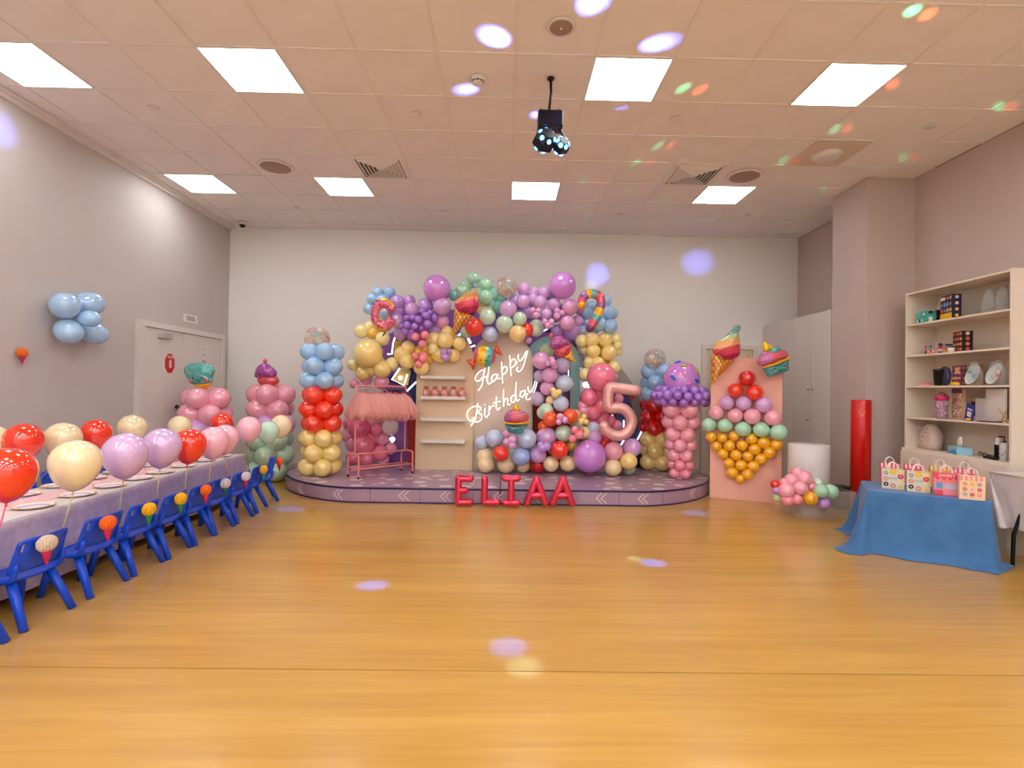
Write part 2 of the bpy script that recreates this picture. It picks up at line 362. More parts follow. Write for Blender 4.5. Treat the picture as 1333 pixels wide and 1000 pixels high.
# ================================================================ PARTY LIGHT (hangs from the ceiling)
pl = thing('party_light', 'black party effect light hanging from a ceiling rod, glowing blue lenses', 'stage light', (.33, 4.19, HC))
mb_ = mat('black_housing', (12,12,20), .3)
MB().tube([(0,0,0),(.005,0,-.12),(-.01,0,-.27)], .011, 10, ends=False).lathe([(.001,0),(.03,0),(.028,-.015),(.012,-.02)],12).build('rod', mb_, pl)
MB().rbox((-.1,-.07,-.42),(.1,.07,-.29),.015).box((-.08,-.02,-.3),(-.07,.02,-.26)).box((.06,-.02,-.3),(.07,.02,-.26)).build('body', mb_, pl)
mlens = mat('blue_lens', (90,170,255), .2, emit=6)
def head(c, r, tilt):
    b = MB(); R = []
    for rr, zz in ((.55,-.9),(1,-.35),(1,.35),(.55,.9)):
        R.append([(r*rr*cos(q*pi/3+tilt), r*rr*sin(q*pi/3+tilt), r*zz) for q in range(6)])
    M = Matrix.Translation(c) @ Matrix.Rotation(radians(70),4,'X') @ Matrix.Rotation(radians(20),4,'Y')
    b.rings(R, None, False, True, M); h = b.build('head', mb_, pl)
    for q in range(6):
        a = (q+.5)*pi/3+tilt
        for el in (-.95, .95):
            d = Vector((cos(a)*.8, sin(a)*.8, .62*(1 if el > 0 else -1))).normalized()
            p = M @ (Vector((d.x*r*.82, d.y*r*.82, d.z*r*.98))); nrm = (M.to_3x3() @ d).normalized()
            Q = Matrix.Translation(p) @ nrm.to_track_quat('Z','Y').to_matrix().to_4x4()
            MB().lathe([(.001,.012),(.012,.010),(.020,.002),(.021,-.006)], 10, M=Q).build('lens', mlens, h)
    return h
head(Vector((-.045,-.04,-.53)), .095, .2); head(Vector((.09,-.02,-.56)), .07, .5)
MB().tube([(-.08,0,-.41),(-.1,0,-.5),(-.06,0,-.56)], .012, 8).tube([(.08,0,-.41),(.12,0,-.5)], .012, 8).build('yoke', mb_, pl)

# coloured light spots: party light beams, red and green from an unseen laser projector
SRC = Vector((.31, 4.12, 3.12))
def beam(P, col, size, power, src=SRC, blend=1.0):
    L = bpy.data.lights.new('light_beam', 'SPOT'); L.color = col; L.energy = power; L.spot_blend = blend; L.shadow_soft_size = .008
    d = P-src; L.spot_size = 2*math.atan(size/d.length)
    o = bpy.data.objects.new('light_beam', L); COL.objects.link(o); o.location = src + d.normalized()*.02; o.rotation_euler = d.to_track_quat('-Z','Y').to_euler()
    return o
BL = (.14,.2,1); BF = (.0,.045,1); WB = (.6,.75,1)
SPB = 5.0; CPB = 12.0
for x, y, s, pw, c in ((645,50,.075,45,BL),(608,117,.06,30,BL),(697,150,.04,20,BL),(803,137,.05,26,BL),(855,58,.07,45,BL),(772,2,.08,45,BL)):
    P = atZ(x, y, HC); beam(P, c, s*1.7, pw*SPB*CPB*.16, SRC)
    beam(P, WB, s*.5, pw*SPB*CPB*.1, SRC)
for x, y, s, pw, c in ((778,357,.2,300,BL),(770,372,.12,90,WB),(908,342,.24,330,BL)):
    beam(atY(x, y, YB), c, s*1.15, pw*SPB*.7)
beam(atX(2,168,XL), BL, .2, 420*SPB*.6)
for x, y, s, pw, c in ((485,762,.1,160,BL),(850,733,.1,170,BL),(826,727,.06,110,WB),(662,842,.1,110,BL),(682,868,.09,110,WB),(378,663,.13,200,BL),(905,668,.13,160,BL)):
    beam(atZ(x, y, 0), BF if c is BL else (.16,.42,1), s*1.3, pw*SPB*(7 if c is BL else 2))
beam(atZ(632,633,.18), BL, .1, 220*SPB)
GR = (.1,1,.45); RD = (1,.12,.03)
LSRC = Vector((2.2, 2.4, 2.6))
for gx, gy, rx, ry in ((1188,14,1208,19),(1087,168,1103,168),(1300,139,1316,139),(1020,209,1035,209),(1176,205,1190,205),(1070,248,1082,248),(865,260,880,260),(766,278,785,275),(965,280,980,279),(890,115,912,117),(857,190,873,190),(828,212,845,212),(760,236,780,236),(820,248,838,247),(1150,100,1162,110)):
    for x, y, c in ((gx, gy, GR), (rx, ry, RD)):
        P = atZ(x, y, HC); d = (P-LSRC).length; beam(P, c, .06, (11 if y < 230 else 9)*SPB*7, LSRC)
for x, y, c in ((898,434,GR),(904,427,RD),(957,342,GR),(965,331,RD)): beam(atY(x, y, YB), c, .06, 24*SPB, LSRC)
for x, y, c in ((1187,362,GR),(1190,377,RD)): beam(atX(x, y, XR), c, .06, 24*SPB, LSRC)

# ================================================================ STAGE
SZ = .18
def stage_outline(n=28, r=1.25, cxl=-1.75, cxr=1.63, cy=7.38, e=1.65, back=8.3):
    pts = []
    for k in range(n+1):                      # left end from the back to the front
        a = pi - pi/2*k/n*1.0; c_, s_ = cos(a), sin(a)
        pts.append((cxl - r*abs(c_)**(2/e), cy - (7.38-6.13)*abs(s_)**(2/e)))
    for k in range(n+1):
        a = pi/2*(1-k/n); c_, s_ = cos(a), sin(a)
        pts.append((cxr + r*abs(c_)**(2/e), cy - (7.38-6.13)*abs(s_)**(2/e)))
    bk = []
    for k in range(1, n+1):
        a = pi/2*k/n; bk.append((cxr + r*cos(a)**(.9) if k < n else cxr, cy + (back-cy)*sin(a)))
    for k in range(1, n):
        a = pi/2+pi/2*k/n; bk.append((cxl - r*abs(cos(a))**.9, cy + (back-cy)*sin(a)))
    return pts, pts+bk
front, full = stage_outline()
mpur = mat('stage_vinyl', (168,136,158), .35, coat=.3)
mnavy = mat('navy_edging', (34,30,82), .4)
stage = thing('stage', 'low purple stage with rounded ends, white dots and chevrons', 'stage', (0, 7.2, 0))
off = lambda p: (p[0], p[1]-7.2)
def ring_z(P, z, ins=0):
    cx, cy = -.06, 7.25; out = []
    for x, y in P:
        d = Vector((x-max(-1.75, min(1.63, x)), y-cy)); d = d.normalized() if d.length else Vector((0,1)); out.append((x-d.x*ins, y-d.y*ins-7.2, z))
    return out
MB().rings([ring_z(full, .012), ring_z(full, SZ-.014)], None, False, False).rings([ring_z(full, SZ-.014, .008), ring_z(full, SZ, .012)], None, False, True).build('platform', mpur, stage)
MB().rings([ring_z(full, SZ-.02, -.004), ring_z(full, SZ-.001, -.004), ring_z(full, SZ+.001, .012)], None, False, False).build('top_edging', mnavy, stage)
MB().rings([ring_z(full, 0, -.005), ring_z(full, .016, -.005), ring_z(full, .016, .01)], None, False, False).build('bottom_edging', mnavy, stage)
xs = atZ(651,640,SZ).x
MB().box((xs-.008,-1.074,.0),(xs+.008,1.0,SZ+.003)).build('joint_strip', mnavy, stage)
# dots
mdot = mat('cream_dot', (216,196,194), .4); dots = MB(); placed = []
for _ in range(4000):
    x = random.uniform(-2.9, 2.8); y = random.uniform(-1.0, 1.0); r_ = random.choice((.03,.045,.06,.07)); el = random.uniform(1, 1.25)
    X0 = max(-1.75, min(1.63, x)); 
    if ((abs(x-X0)/1.15)**1.65 + (max(0,-(y-.18))/1.15)**1.65) > 1: continue
    if any((x-a)**2+(y-b_)**2 < (r_*el+c_+.03)**2 for a, b_, c_ in placed) or abs(x-xs) < .1: continue
    placed.append((x, y, r_*el)); dots.lathe([(r_,SZ+.0),(r_*.98,SZ+.0015)], 14, cap=True, smooth=False, M=Matrix.Translation((x,y,.001)) @ Matrix.Diagonal((el,1,1,1)))
    if len(placed) > 150: break
o = dots.build('dots', mdot, stage); o['kind'] = 'stuff'
mchev = mat('cream_chevron', (214,190,190), .45)
def chevron(px):
    best = min(range(len(front)-1), key=lambda k: abs((lambda P: 666.5+FPX*(P-CAM).dot(_r)/(P-CAM).dot(_f))(Vector((front[k][0], front[k][1], .09)))-px))
    # straight front panel or curved end: local frame along the outline
    a = Vector(front[best]); b_ = Vector(front[best+1]); 
    if -1.6 < atZ(px,650,.05).x < 1.5: X = atZ(px,648,.09).x; a = Vector((X,6.13)); b_ = Vector((X+.1,6.13))
    t_ = (b_-a).normalized(); nrm = Vector((t_.y, -t_.x)); ang = atan2(t_.y, t_.x)
    M = Matrix.Translation((a.x+nrm.x*.006, a.y-7.2+nrm.y*.006, .09)) @ Matrix.Rotation(ang, 4, 'Z')
    b = MB()
    for s_ in (0, .055):
        pts = [(-.05+s_,0),(.015+s_,.06),(.035+s_,.06),(-.03+s_,0),(.035+s_,-.06),(.015+s_,-.06)]
        b.add([(x,0,z) for x,z in pts]+[(x,.004,z) for x,z in pts], [(0,3,2,1),(0,5,4,3)]+[(k,(k+1)%6,(k+1)%6+6,k+6) for k in range(6)], M=M)
    b.build('chevron', mchev, stage)
for px in (389, 441, 521, 577, 647, 700, 780, 835, 898): chevron(px)
for px in (478, 545, 615, 700, 805, 860): 
    X = atZ(px,648,.09).x; MB().box((X-.0015,-1.0735,.016),(X+.0015,-1.07,SZ-.02)).build('panel_seam', mnavy, stage)

# ================================================================ BALLOONS
def balloon_mesh(key, m, n=18, k=11):
    P = [(.02,-1.36),(.07,-1.35),(.035,-1.27),(.07,-1.2),(.2,-1.12)]
    for i in range(1, k+1):
        t = -pi/2 + pi*(i/k)*1.0
        r = cos(t); z = sin(t)
        if z < 0: z *= 1.1
        if i == k: r = .01
        P.append((max(r, .01), z))
    P = [p for p in P if True]
    P.sort(key=lambda p: p[1]) if False else None
    return MB().lathe(P, n).mesh('balloon', m)
_BM = {}
def bmesh_for(key):
    if key not in _BM: _BM[key] = balloon_mesh(key, LM(key))
    return _BM[key]
def balloon(parent, P, r, key, axis=(0,-1,0), el=1.04, name='balloon', label=False):
    P = Vector(P); base = parent.matrix_world.translation if False else Vector(parent.location)
    L = P - base
    if parent.rotation_euler.z: L = Matrix.Rotation(-parent.rotation_euler.z, 3, 'Z') @ L
    o = link(name, bmesh_for(key), parent, L)
    q = Vector(axis).to_track_quat('Z', 'Y'); o.rotation_mode = 'QUATERNION'; o.rotation_quaternion = q
    o.scale = (r, r, r*el)
    if label: o['label'] = label
    return o
NICE = dict(sky='sky blue', paleblue='pale blue', peri='periwinkle', lilac='lilac', lav='lavender', pinklav='pinkish lavender', orchid='large orchid purple', purple='small purple', butter='butter yellow', cream='cream',
            paleyel='pale yellow', yellow='yellow', mint='mint', palemint='pale mint', aqua='aqua', peach='peach', orangered='orange-red', red='red', orange='orange', hotpink='hot pink', rose='rose pink', pink='pink',
            palepink='pale pink', coral='coral pink', mauve='mauve', white='white', gold='golden yellow', olive='muted green', flamingo='salmon pink', towergreen='soft green')
def cluster(parent, origin, items, Y0, step, scale=9.521, inflate=1.03):
    for it in items:
        u, v, r, k = it[:4]; d = it[4] if len(it) > 4 else 1
        Y = Y0 - step*d; P = atY(origin[0]+u/scale, origin[1]+v/scale, Y)
        R = r/scale/FPX*Y*inflate*.97; P.z = max(P.z, SZ+R)
        ax = Vector((random.uniform(-.35,.35), -1, random.uniform(-.2,.35)))
        balloon(parent, P, R, k, ax, random.uniform(1.0,1.08), label=NICE[k]+' balloon')

arch = thing('balloon_arch', 'organic balloon arch in pastel lavender, yellow, mint and blue over the stage', 'balloon arch', (-.1, 7.5, SZ))
A1 = [(490,395,78,'sky',0),(640,385,72,'sky',0),(430,470,75,'sky',0),(385,590,72,'sky',0),(560,500,95,'sky',0),(590,650,90,'sky',0),
 (1225,340,170,'orchid',3),(735,510,95,'lilac',1),(885,490,72,'lilac',1),(915,600,88,'lav',2),(1090,550,95,'lilac',1),(1290,560,112,'lav',3),
 (745,750,95,'lav',1),(1290,750,90,'pinklav',1),(790,890,98,'lilac',0),(1220,860,90,'lilac',0),(770,620,95,'lilac',0),(1100,680,100,'lilac',0),(950,700,90,'purple',0),(950,880,80,'purple',0),
 (853,790,48,'purple',4),(950,810,48,'purple',4),(1000,725,50,'purple',4),(1088,675,52,'purple',4),(1112,782,54,'purple',4),(1195,705,52,'purple',3),(928,705,48,'purple',3),(855,705,40,'purple',3),
 (1050,620,45,'purple',3),(840,870,50,'purple',3),(915,875,48,'purple',3),(1040,830,48,'purple',3),(795,815,44,'purple',3),(905,930,45,'purple',3),(1145,640,40,'purple',3),
 (290,870,88,'paleyel',1),(400,810,75,'paleyel',0),(430,890,80,'yellow',0)]
cluster(arch, (440,340), A1, 7.52, .07)
A4 = [(375,290,182,'butter',3),(555,100,88,'paleyel',1),(185,430,72,'paleyel',1),(310,530,95,'butter',1),(545,480,112,'butter',2),(670,420,88,'paleyel',1),(410,480,92,'butter',1),(250,420,80,'butter',0),(500,400,90,'butter',0),
 (870,215,88,'butter',1),(800,300,108,'butter',1),(855,385,100,'butter',2),(1035,460,100,'butter',2),(1000,270,80,'yellow',0),(1200,120,92,'butter',1),(1180,230,75,'paleyel',2),(1240,300,92,'butter',1),(1290,80,80,'butter',0),(1120,250,80,'yellow',0),(1110,350,80,'yellow',0),(940,340,90,'yellow',0),
 (960,80,52,'coral',4),(1075,60,55,'coral',4),(1045,170,52,'coral',4),(955,320,46,'coral',4),(1055,350,55,'coral',4),(1000,425,48,'coral',4),(1060,310,44,'coral',3),(1020,385,46,'coral',3),
 (200,660,62,'pink',0),(540,640,92,'pink',0),(350,600,80,'pink',-1)]
cluster(arch, (440,430), A4, 7.52, .07)
A5 = [(40,110,92,'butter',1),(190,130,108,'butter',2),(365,170,88,'butter',2),(210,30,84,'butter',1),(285,310,90,'butter',1),(120,310,100,'butter',1),(60,230,80,'yellow',0),(170,270,46,'lilac',4),(232,272,38,'lilac',3),(190,335,50,'lilac',4)]
cluster(arch, (560,430), A5, 7.52, .07)
A2 = [(535,210,82,'mint',1),(690,290,90,'mint',1),(690,445,92,'mint',3),(400,370,90,'mint',0),(450,300,80,'mint',0),(600,400,95,'mint',0),(560,520,90,'mint',0),(800,420,100,'aqua',0),(880,450,90,'aqua',0),(290,420,72,'aqua',0),(830,570,92,'aqua',0),(760,540,80,'aqua',0),
 (700,630,85,'cream',1),(640,600,70,'cream',0),(710,690,106,'palemint',3),(920,780,112,'palemint',3),(1110,715,90,'palemint',3),(545,820,116,'orangered',3),(1200,850,85,'orangered',2),(740,910,102,'paleblue',2),(1085,900,110,'peach',4),
 (965,595,112,'lav',3),(1155,345,82,'lav',1),(1150,500,90,'lav',2),(1280,390,60,'lav',1),(1270,480,72,'lav',1),(1050,500,85,'lilac',1),(1200,620,100,'lilac',0),(1310,840,100,'palemint',1),(1220,980,45,'lav',1),(450,880,80,'palemint',0),(1080,650,80,'lilac',0)]
cluster(arch, (560,340), A2, 7.52, .07)
A3 = [(500,305,172,'orchid',3),(20,360,80,'lav',1),(140,380,62,'lav',1),(130,465,72,'lav',1),(270,390,84,'lav',1),(340,420,70,'lilac',0),(220,510,88,'lav',2),(395,535,85,'lav',2),(590,570,106,'pinklav',3),(555,765,100,'pinklav',3),(690,745,78,'lav',1),
 (300,660,80,'lav',2),(720,590,82,'lilac',1),(620,860,122,'lilac',0),(110,640,90,'lilac',0),(400,670,95,'lilac',0),(480,620,90,'lilac',0),(430,860,80,'lilac',0),
 (128,612,42,'pinklav',4),(200,615,36,'pinklav',4),(170,672,42,'pinklav',4),(430,615,40,'pinklav',4),(492,640,38,'pinklav',4),(430,680,46,'pinklav',4),(280,748,40,'pinklav',4),(360,750,40,'pinklav',4),(320,798,46,'pinklav',4),
 (170,815,95,'palemint',1),(1030,490,80,'sky',0),(1060,640,92,'sky',1),(1115,650,75,'sky',0),(800,640,82,'sky',1),(960,780,92,'sky',2),(1085,810,96,'sky',2),(850,560,72,'sky',1),(745,860,66,'peri',1),(1000,700,90,'sky',0),(880,830,85,'sky',0),(800,760,80,'sky',0)]
cluster(arch, (680,340), A3, 7.52, .07)
A6 = [(740,130,88,'paleyel',1),(860,120,95,'butter',2),(1020,120,92,'butter',2),(1155,105,75,'paleyel',1),(1180,190,58,'paleyel',2),(880,260,92,'butter',2),(1070,280,102,'butter',2),(1180,260,62,'paleyel',1),(775,240,62,'paleyel',0),(850,400,92,'paleyel',1),(935,410,90,'butter',2),(1130,465,92,'paleyel',1),(785,550,88,'paleyel',1),
 (1010,200,100,'yellow',0),(990,360,95,'yellow',0),(1090,560,100,'paleyel',0),(980,580,184,'rose',4),(830,830,112,'rose',3),(930,790,105,'rose',2),(970,930,112,'rose',2),(755,940,78,'pink',2),(1000,750,100,'hotpink',0),(1195,850,62,'pink',1),(880,950,100,'hotpink',0)]
cluster(arch, (680,430), A6, 7.52, .07)
A8 = [(500,60,112,'rose',2),(600,140,100,'rose',1),(380,40,80,'pink',2),(490,160,85,'rose',1),(790,230,70,'pink',0),(700,180,85,'rose',0),(640,420,95,'red',1)]
cluster(arch, (720,530), A8, 7.52, .07)
AH = [(840,340,150,'hotpink',1),(890,560,140,'rose',1),(1050,380,82,'rose',1),(930,730,96,'rose',1),(1100,665,102,'rose',1),(760,720,92,'rose',1),(700,450,85,'pink',0),(1220,340,108,'white',1),(1130,740,78,'pink',0),(1225,610,78,'pink',0),(1120,480,92,'pink',0),(760,550,100,'pink',0),(980,480,100,'rose',0),(1000,250,110,'pink',0),(720,300,90,'hotpink',0),(1000,640,90,'hotpink',0)]
cluster(arch, (380,520), AH, 7.85, .07)

garland = thing('balloon_garland', 'low multicolour balloon garland along the stage front, rising in front of the aqua arch', 'balloon garland', (.6, 7.2, SZ))
G7 = [(415,385,112,'paleblue',3),(260,440,92,'paleblue',1),(815,390,126,'paleblue',4),(745,615,116,'peri',4),(300,610,108,'cream',1),(310,715,108,'cream',2),(560,735,112,'cream',2),(765,735,92,'cream',1),(500,575,102,'orangered',5),(950,730,98,'red',1),
 (955,590,108,'lav',3),(1060,370,128,'lav',2),(640,400,52,'pinklav',6),(565,430,46,'pinklav',6),(635,475,50,'pinklav',6),(985,470,44,'lilac',6),(1010,505,60,'lilac',6),(1068,490,52,'lilac',6),(560,350,62,'pink',1),(620,600,100,'mint',0),
 (1220,535,114,'orangered',5),(1115,705,100,'cream',3),(1320,700,100,'cream',3),(1270,325,106,'palemint',3),(1110,145,96,'orange',4),(1025,240,72,'orange',2),(1030,70,92,'palemint',2),(1230,120,45,'pinklav',6),(1287,160,44,'pinklav',6),(1212,182,40,'pinklav',6),(860,500,90,'palemint',0),(1150,520,90,'cream',0)]
cluster(garland, (600,530), G7, 7.42, .065)
G8 = [(450,610,210,'orchid',4.5),(210,112,98,'orange',4),(265,110,84,'peach',2),(385,120,38,'butter',5),(355,175,42,'butter',5),(410,185,38,'butter',5),(495,262,86,'paleblue',2),(515,375,92,'lav',3),(268,282,50,'coral',6),(325,340,58,'coral',6),(240,392,52,'coral',6),(350,300,40,'coral',4),
 (380,320,88,'paleyel',2),(230,480,75,'yellow',1),(190,700,100,'cream',3),(750,545,118,'palepink',4),(740,770,112,'cream',4),(935,670,108,'butter',5),(980,500,116,'lav',4),(935,775,82,'olive',2),(610,480,80,'red',1),(850,640,90,'pink',0),(300,220,80,'palemint',0)]
cluster(garland, (720,530), G8, 7.42, .065)
G6 = [(235,375,112,'pinklav',3),(340,555,100,'pinklav',3),(520,660,110,'paleblue',3),(490,440,100,'mauve',1),(310,720,92,'pinklav',2),(190,850,92,'mauve',1),(365,358,38,'pinklav',5),(318,412,38,'pinklav',5),(378,400,48,'pinklav',6),(400,440,42,'pinklav',5),
 (380,740,38,'butter',5),(410,785,56,'butter',5),(452,770,42,'butter',5),(345,870,58,'cream',3),(480,912,100,'paleblue',4),(295,995,96,'palemint',3),(300,260,95,'olive',0),(220,570,82,'mauve',0),(400,600,80,'mauve',0),(420,840,80,'palemint',0)]
cluster(garland, (680,430), G6, 7.45, .065)

# balloon towers (quads stacked, each layer turned by 45 degrees)
def tower(name, label, x, y, z0, layers, dz, a, r, phase=.3, rfun=None):
    t = thing(name, label, 'balloon tower', (x, y, z0))
    MB().cyl((0,0,0), (0,0,dz*len(layers)), .012, 8).lathe([(.09,0),(.09,.012),(.02,.02)], 18).build('pole', MWM, t)
    for k, c in enumerate(layers):
        rr = rfun(k) if rfun else r; aa = a*rr/r
        for q in range(4):
            an = phase + q*pi/2 + (k % 2)*pi/4 + random.uniform(-.04,.04); d = Vector((cos(an), sin(an), 0))
            balloon(t, Vector((x, y, z0+rr+dz*k)) + d*aa, rr, c, d + Vector((0,0,random.uniform(-.12,.12))), 1.12, label=NICE[c]+' balloon')
    return t
t1x, t1y = atY(417,600,6.92).x, 6.92
tower('balloon_tower', 'balloon tower in pale blue, red and cream on the stage left end', t1x, t1y, SZ, ['butter']*3+['orangered']*3+['sky']*3, .188, .15, .121, .55)
t2 = atY(856,600,7.82)
tower('balloon_tower', 'balloon tower in blue, red and cream partly hidden behind the cupcake tower', t2.x, 7.82, SZ, ['butter']*3+['red']*3+['sky']*3, .169, .145, .124, .2)
t3 = atY(267,560,6.95)
tower('balloon_tower', 'pink and lavender balloon tower in front of the double door', t3.x, 6.95, 0, ['towergreen']*3+['lav']+['palepink']*2, .205, .165, .145, .75)
t4 = atY(352,560,7.5)
tower('balloon_tower', 'green, lavender and pink balloon tower beside the stage left end', t4.x, 7.5, 0, ['towergreen']*3+['lav']+['palepink']*2, .215, .17, .152, .9)
# cupcake tower
tc_ = atY(886,600,7.12); ct = thing('cupcake_balloon_tower', 'pink balloon tower topped like a cupcake with lavender dome and sprinkles', 'balloon tower', (tc_.x, 7.12, SZ))
MB().cyl((0,0,0),(0,0,1.2),.012,8).lathe([(.07,0),(.07,.012),(.02,.02)],18).build('pole', MWM, ct)
zz = SZ
rads = [.072,.078,.086,.092,.1,.108,.12]
for k, rr in enumerate(rads):
    zz += rr*(.95 if k == 0 else .78)
    for q in range(4):
        an = .35+q*pi/2+(k%2)*pi/4; d = Vector((cos(an), sin(an), 0)); balloon(ct, Vector((tc_.x,7.12,zz))+d*rr*1.32, rr, 'palepink' if k > 1 else 'flamingo', d, 1.12)
    zz += rr*.78
ztop = atY(884,517,7.12).z
for lay, (z_, n_, R_, rr) in enumerate(((ztop-.06,14,.31,.062),(ztop+.015,17,.355,.062),(ztop+.085,14,.30,.060),(ztop-.05,9,.2,.055),(ztop+.09,9,.2,.055))):
    for q in range(n_):
        an = 2*pi*(q+.5*(lay%2))/n_; d = Vector((cos(an), sin(an), 0)); balloon(ct, Vector((tc_.x,7.12,z_+random.uniform(-.01,.01)))+d*R_, rr*random.uniform(.92,1.08), 'purple', d, 1.05)
dm = Vector((tc_.x, 7.12, atY(885,494,7.12).z)); balloon(ct, dm, .245, 'orchid', (0,0,1), 1.0)['label'] = 'large lavender dome balloon'
mbl = mat('blue_sprinkle', (20,110,215), .3); mlm = mat('lime_sprinkle', (170,190,40), .3); mpk = mat('pink_sprinkle', (245,130,165), .3)
for px, py, m_, a_, ln in ((871,492,mbl,-35,.055),(900,496,mbl,-30,.045),(881,472,mbl,-5,.05),(885,477,mlm,-10,.05),(903.5,483,mlm,60,.045),(872,476,mpk,30,.045),(882.5,488,mpk,-65,.07),(862,491,mpk,-80,.05),(894,475,mpk,-30,.08),(889,500,mpk,20,.05)):
    d = atY(px,py,7.12)-dm; rr = sqrt(max(.245**2-d.x**2-d.z**2, .002)); P = Vector((d.x, -rr, d.z)); n_ = P.normalized()
    tdir = (Vector((cos(radians(a_)),0,sin(radians(a_)))) - n_*n_.dot(Vector((cos(radians(a_)),0,sin(radians(a_)))))).normalized()
    C_ = dm + n_*.245 - Vector((tc_.x,7.12,SZ))
    MB().tube([tuple(C_-tdir*ln*.5), tuple(C_+tdir*ln*.5)], .012 if m_ == mpk else .02, 8).build('sprinkle', m_, ct)

# ---------------------------------------------------------------- foil balloons
def smooth_outline(P, k=5): return [(v.x, v.y) for v in spline([Vector((a, b, 0)) for a, b in P], k, True)]
def puff(pts, ctr, T, colfn, nr=9, k=5, crimp=.0, smooth=True):
    """pillow: outline pts (x,z), swollen to half thickness T; star-shaped about ctr"""
    O = smooth_outline(pts, k) if smooth else pts; n = len(O); b = MB()
    for sgn in (-1, 1):
        vs = []; fs = []; cs = []
        for i in range(nr+1):
            s_ = sin(pi/2*i/nr) if i else .001; th = T*max(0, 1-s_**2.2)**.55
            for q, (x, z) in enumerate(O):
                w_ = 1+crimp*sin(q*2.3)*s_*s_
                vs.append((ctr[0]+(x-ctr[0])*s_, sgn*th*w_, ctr[1]+(z-ctr[1])*s_))
        for i in range(nr):
            for q in range(n):
                q2 = (q+1) % n; f = (i*n+q, i*n+q2, (i+1)*n+q2, (i+1)*n+q)
                fs.append(f if sgn > 0 else f[::-1])
        o0 = len(b.v); b.v += vs
        for f in fs:
            cx = sum(vs[j][0] for j in f)/4; cz = sum(vs[j][2] for j in f)/4
            b.f.append(tuple(j+o0 for j in f)); b.c.append(colfn(cx, cz)); b.sm.append(True)
    return b
class Foil:
    """foil balloon drawn in crop pixels (u right, v down), built in its own plane at distance Y"""
    def __init__(s, name, label, origin, ctr, Y, scale=9.521, tiltx=0, group=None, rz=0):
        s.k = Y/FPX/scale; s.ctr = ctr; P = atY(origin[0]+ctr[0]/scale, origin[1]+ctr[1]/scale, Y)
        s.t = thing(name, label, 'foil balloon', tuple(P), rz, group); s.t.rotation_euler.x = tiltx
    def p(s, u, v): return ((u-s.ctr[0])*s.k, -(v-s.ctr[1])*s.k)
    def part(s, name, pts, ctr, T, col, y=0, crimp=.05, m=None, k=5, smooth=True, nr=10):
        fn = col if callable(col) else (lambda a, b: col)
        f2 = lambda x, z: fn(x/s.k+s.ctr[0], -z/s.k+s.ctr[1])
        s.parts = getattr(s, 'parts', []) + [([s.p(*q) for q in pts], s.p(*ctr), T*s.k, y*s.k)]
        return puff([s.p(*q) for q in pts], s.p(*ctr), T*s.k, f2, nr=nr, crimp=crimp, k=k, smooth=smooth).build(name, m or FOIL, s.t, (0, y*s.k, 0))
    def surf(s, u, v, y):
        x, z = s.p(u, v); best = None
        for P_, c_, T_, y_ in getattr(s, 'parts', []):
            O_ = smooth_outline(P_, 5); a = atan2(z-c_[1], x-c_[0]); d = sqrt((x-c_[0])**2+(z-c_[1])**2)
            rb_ = min(O_, key=lambda q: abs((atan2(q[1]-c_[1], q[0]-c_[0])-a+pi) % (2*pi)-pi)); R_ = sqrt((rb_[0]-c_[0])**2+(rb_[1]-c_[1])**2); t_ = d/max(R_, 1e-6)
            if t_ < 1:
                yy = y_-T_*(1-t_**2.2)**.55; best = yy if best is None else min(best, yy)
        return (best-.001) if best is not None and y < 0 else y*s.k
    def dot(s, name, u, v, r, m, y, squash=1):
        x, z = s.p(u, v); y = s.surf(u, v, y)/s.k; return MB().sphere((x, y*s.k, z), r*s.k, 10, 6, sc=(squash,.5,1)).build(name, m, s.t)
    def line(s, name, pts, r, m, y):
        P = [(s.p(u, v)[0], s.surf(u, v, y), s.p(u, v)[1]) for u, v in pts]; return MB().tube([tuple(q) for q in spline(P, 4)], r*s.k, 6).build(name, m, s.t)
mink = mat('black_ink', (12,12,14), .4); mblush = mat('pink_blush', (235,100,130), .4)
def spot(c, c2, pr): return lambda u, v: (c2 if random.random() < pr else c)

# donut (bitten) on the left of the arch
F = Foil('foil_donut', 'pink bitten donut foil balloon with golden rim', (440,340), (565,665), 7.1)
b = MB(); n_ = 48; m_ = 12; k_ = F.k
Rr = []
for q in range(n_):
    a = 2*pi*q/n_; bite = 92*math.exp(-((((a-.02+pi)%(2*pi))-pi)/.30)**4)
    ro = 1/sqrt((cos(a)/160)**2+(sin(a)/215)**2) - bite; ri = 1/sqrt((cos(a)/50)**2+(sin(a)/75)**2)
    mid, hw = (ro+ri)/2, (ro-ri)/2
    Rr.append([((mid+hw*cos(2*pi*j/m_))*cos(a)*k_, hw*.75*sin(2*pi*j/m_)*k_, (mid+hw*cos(2*pi*j/m_))*sin(a)*k_) for j in range(m_)])
Rr.append(Rr[0]); vs = [p for r in Rr[:-1] for p in r]
for q in range(n_):
    for j in range(m_):
        j2 = (j+1) % m_; q2 = (q+1) % n_; b.f.append((q*m_+j, q2*m_+j, q2*m_+j2, q*m_+j2)); b.sm.append(True)
        edge = j in (5,6,4) or (5 <= q <= 13 and j in (0,11,1,10)) or (q in range(30,38) and j in (0,11,10))
        b.c.append((250,180,20) if edge else random.choice([(226,100,125)]*5+[(232,120,140),(130,40,70)]))
b.v = vs; b.build('ring', FOIL, F.t)
MB().cyl((F.p(590,880)[0],0,F.p(590,880)[1]), (F.p(560,925)[0],0,F.p(560,925)[1]), .01, 6).build('valve', mink, F.t)

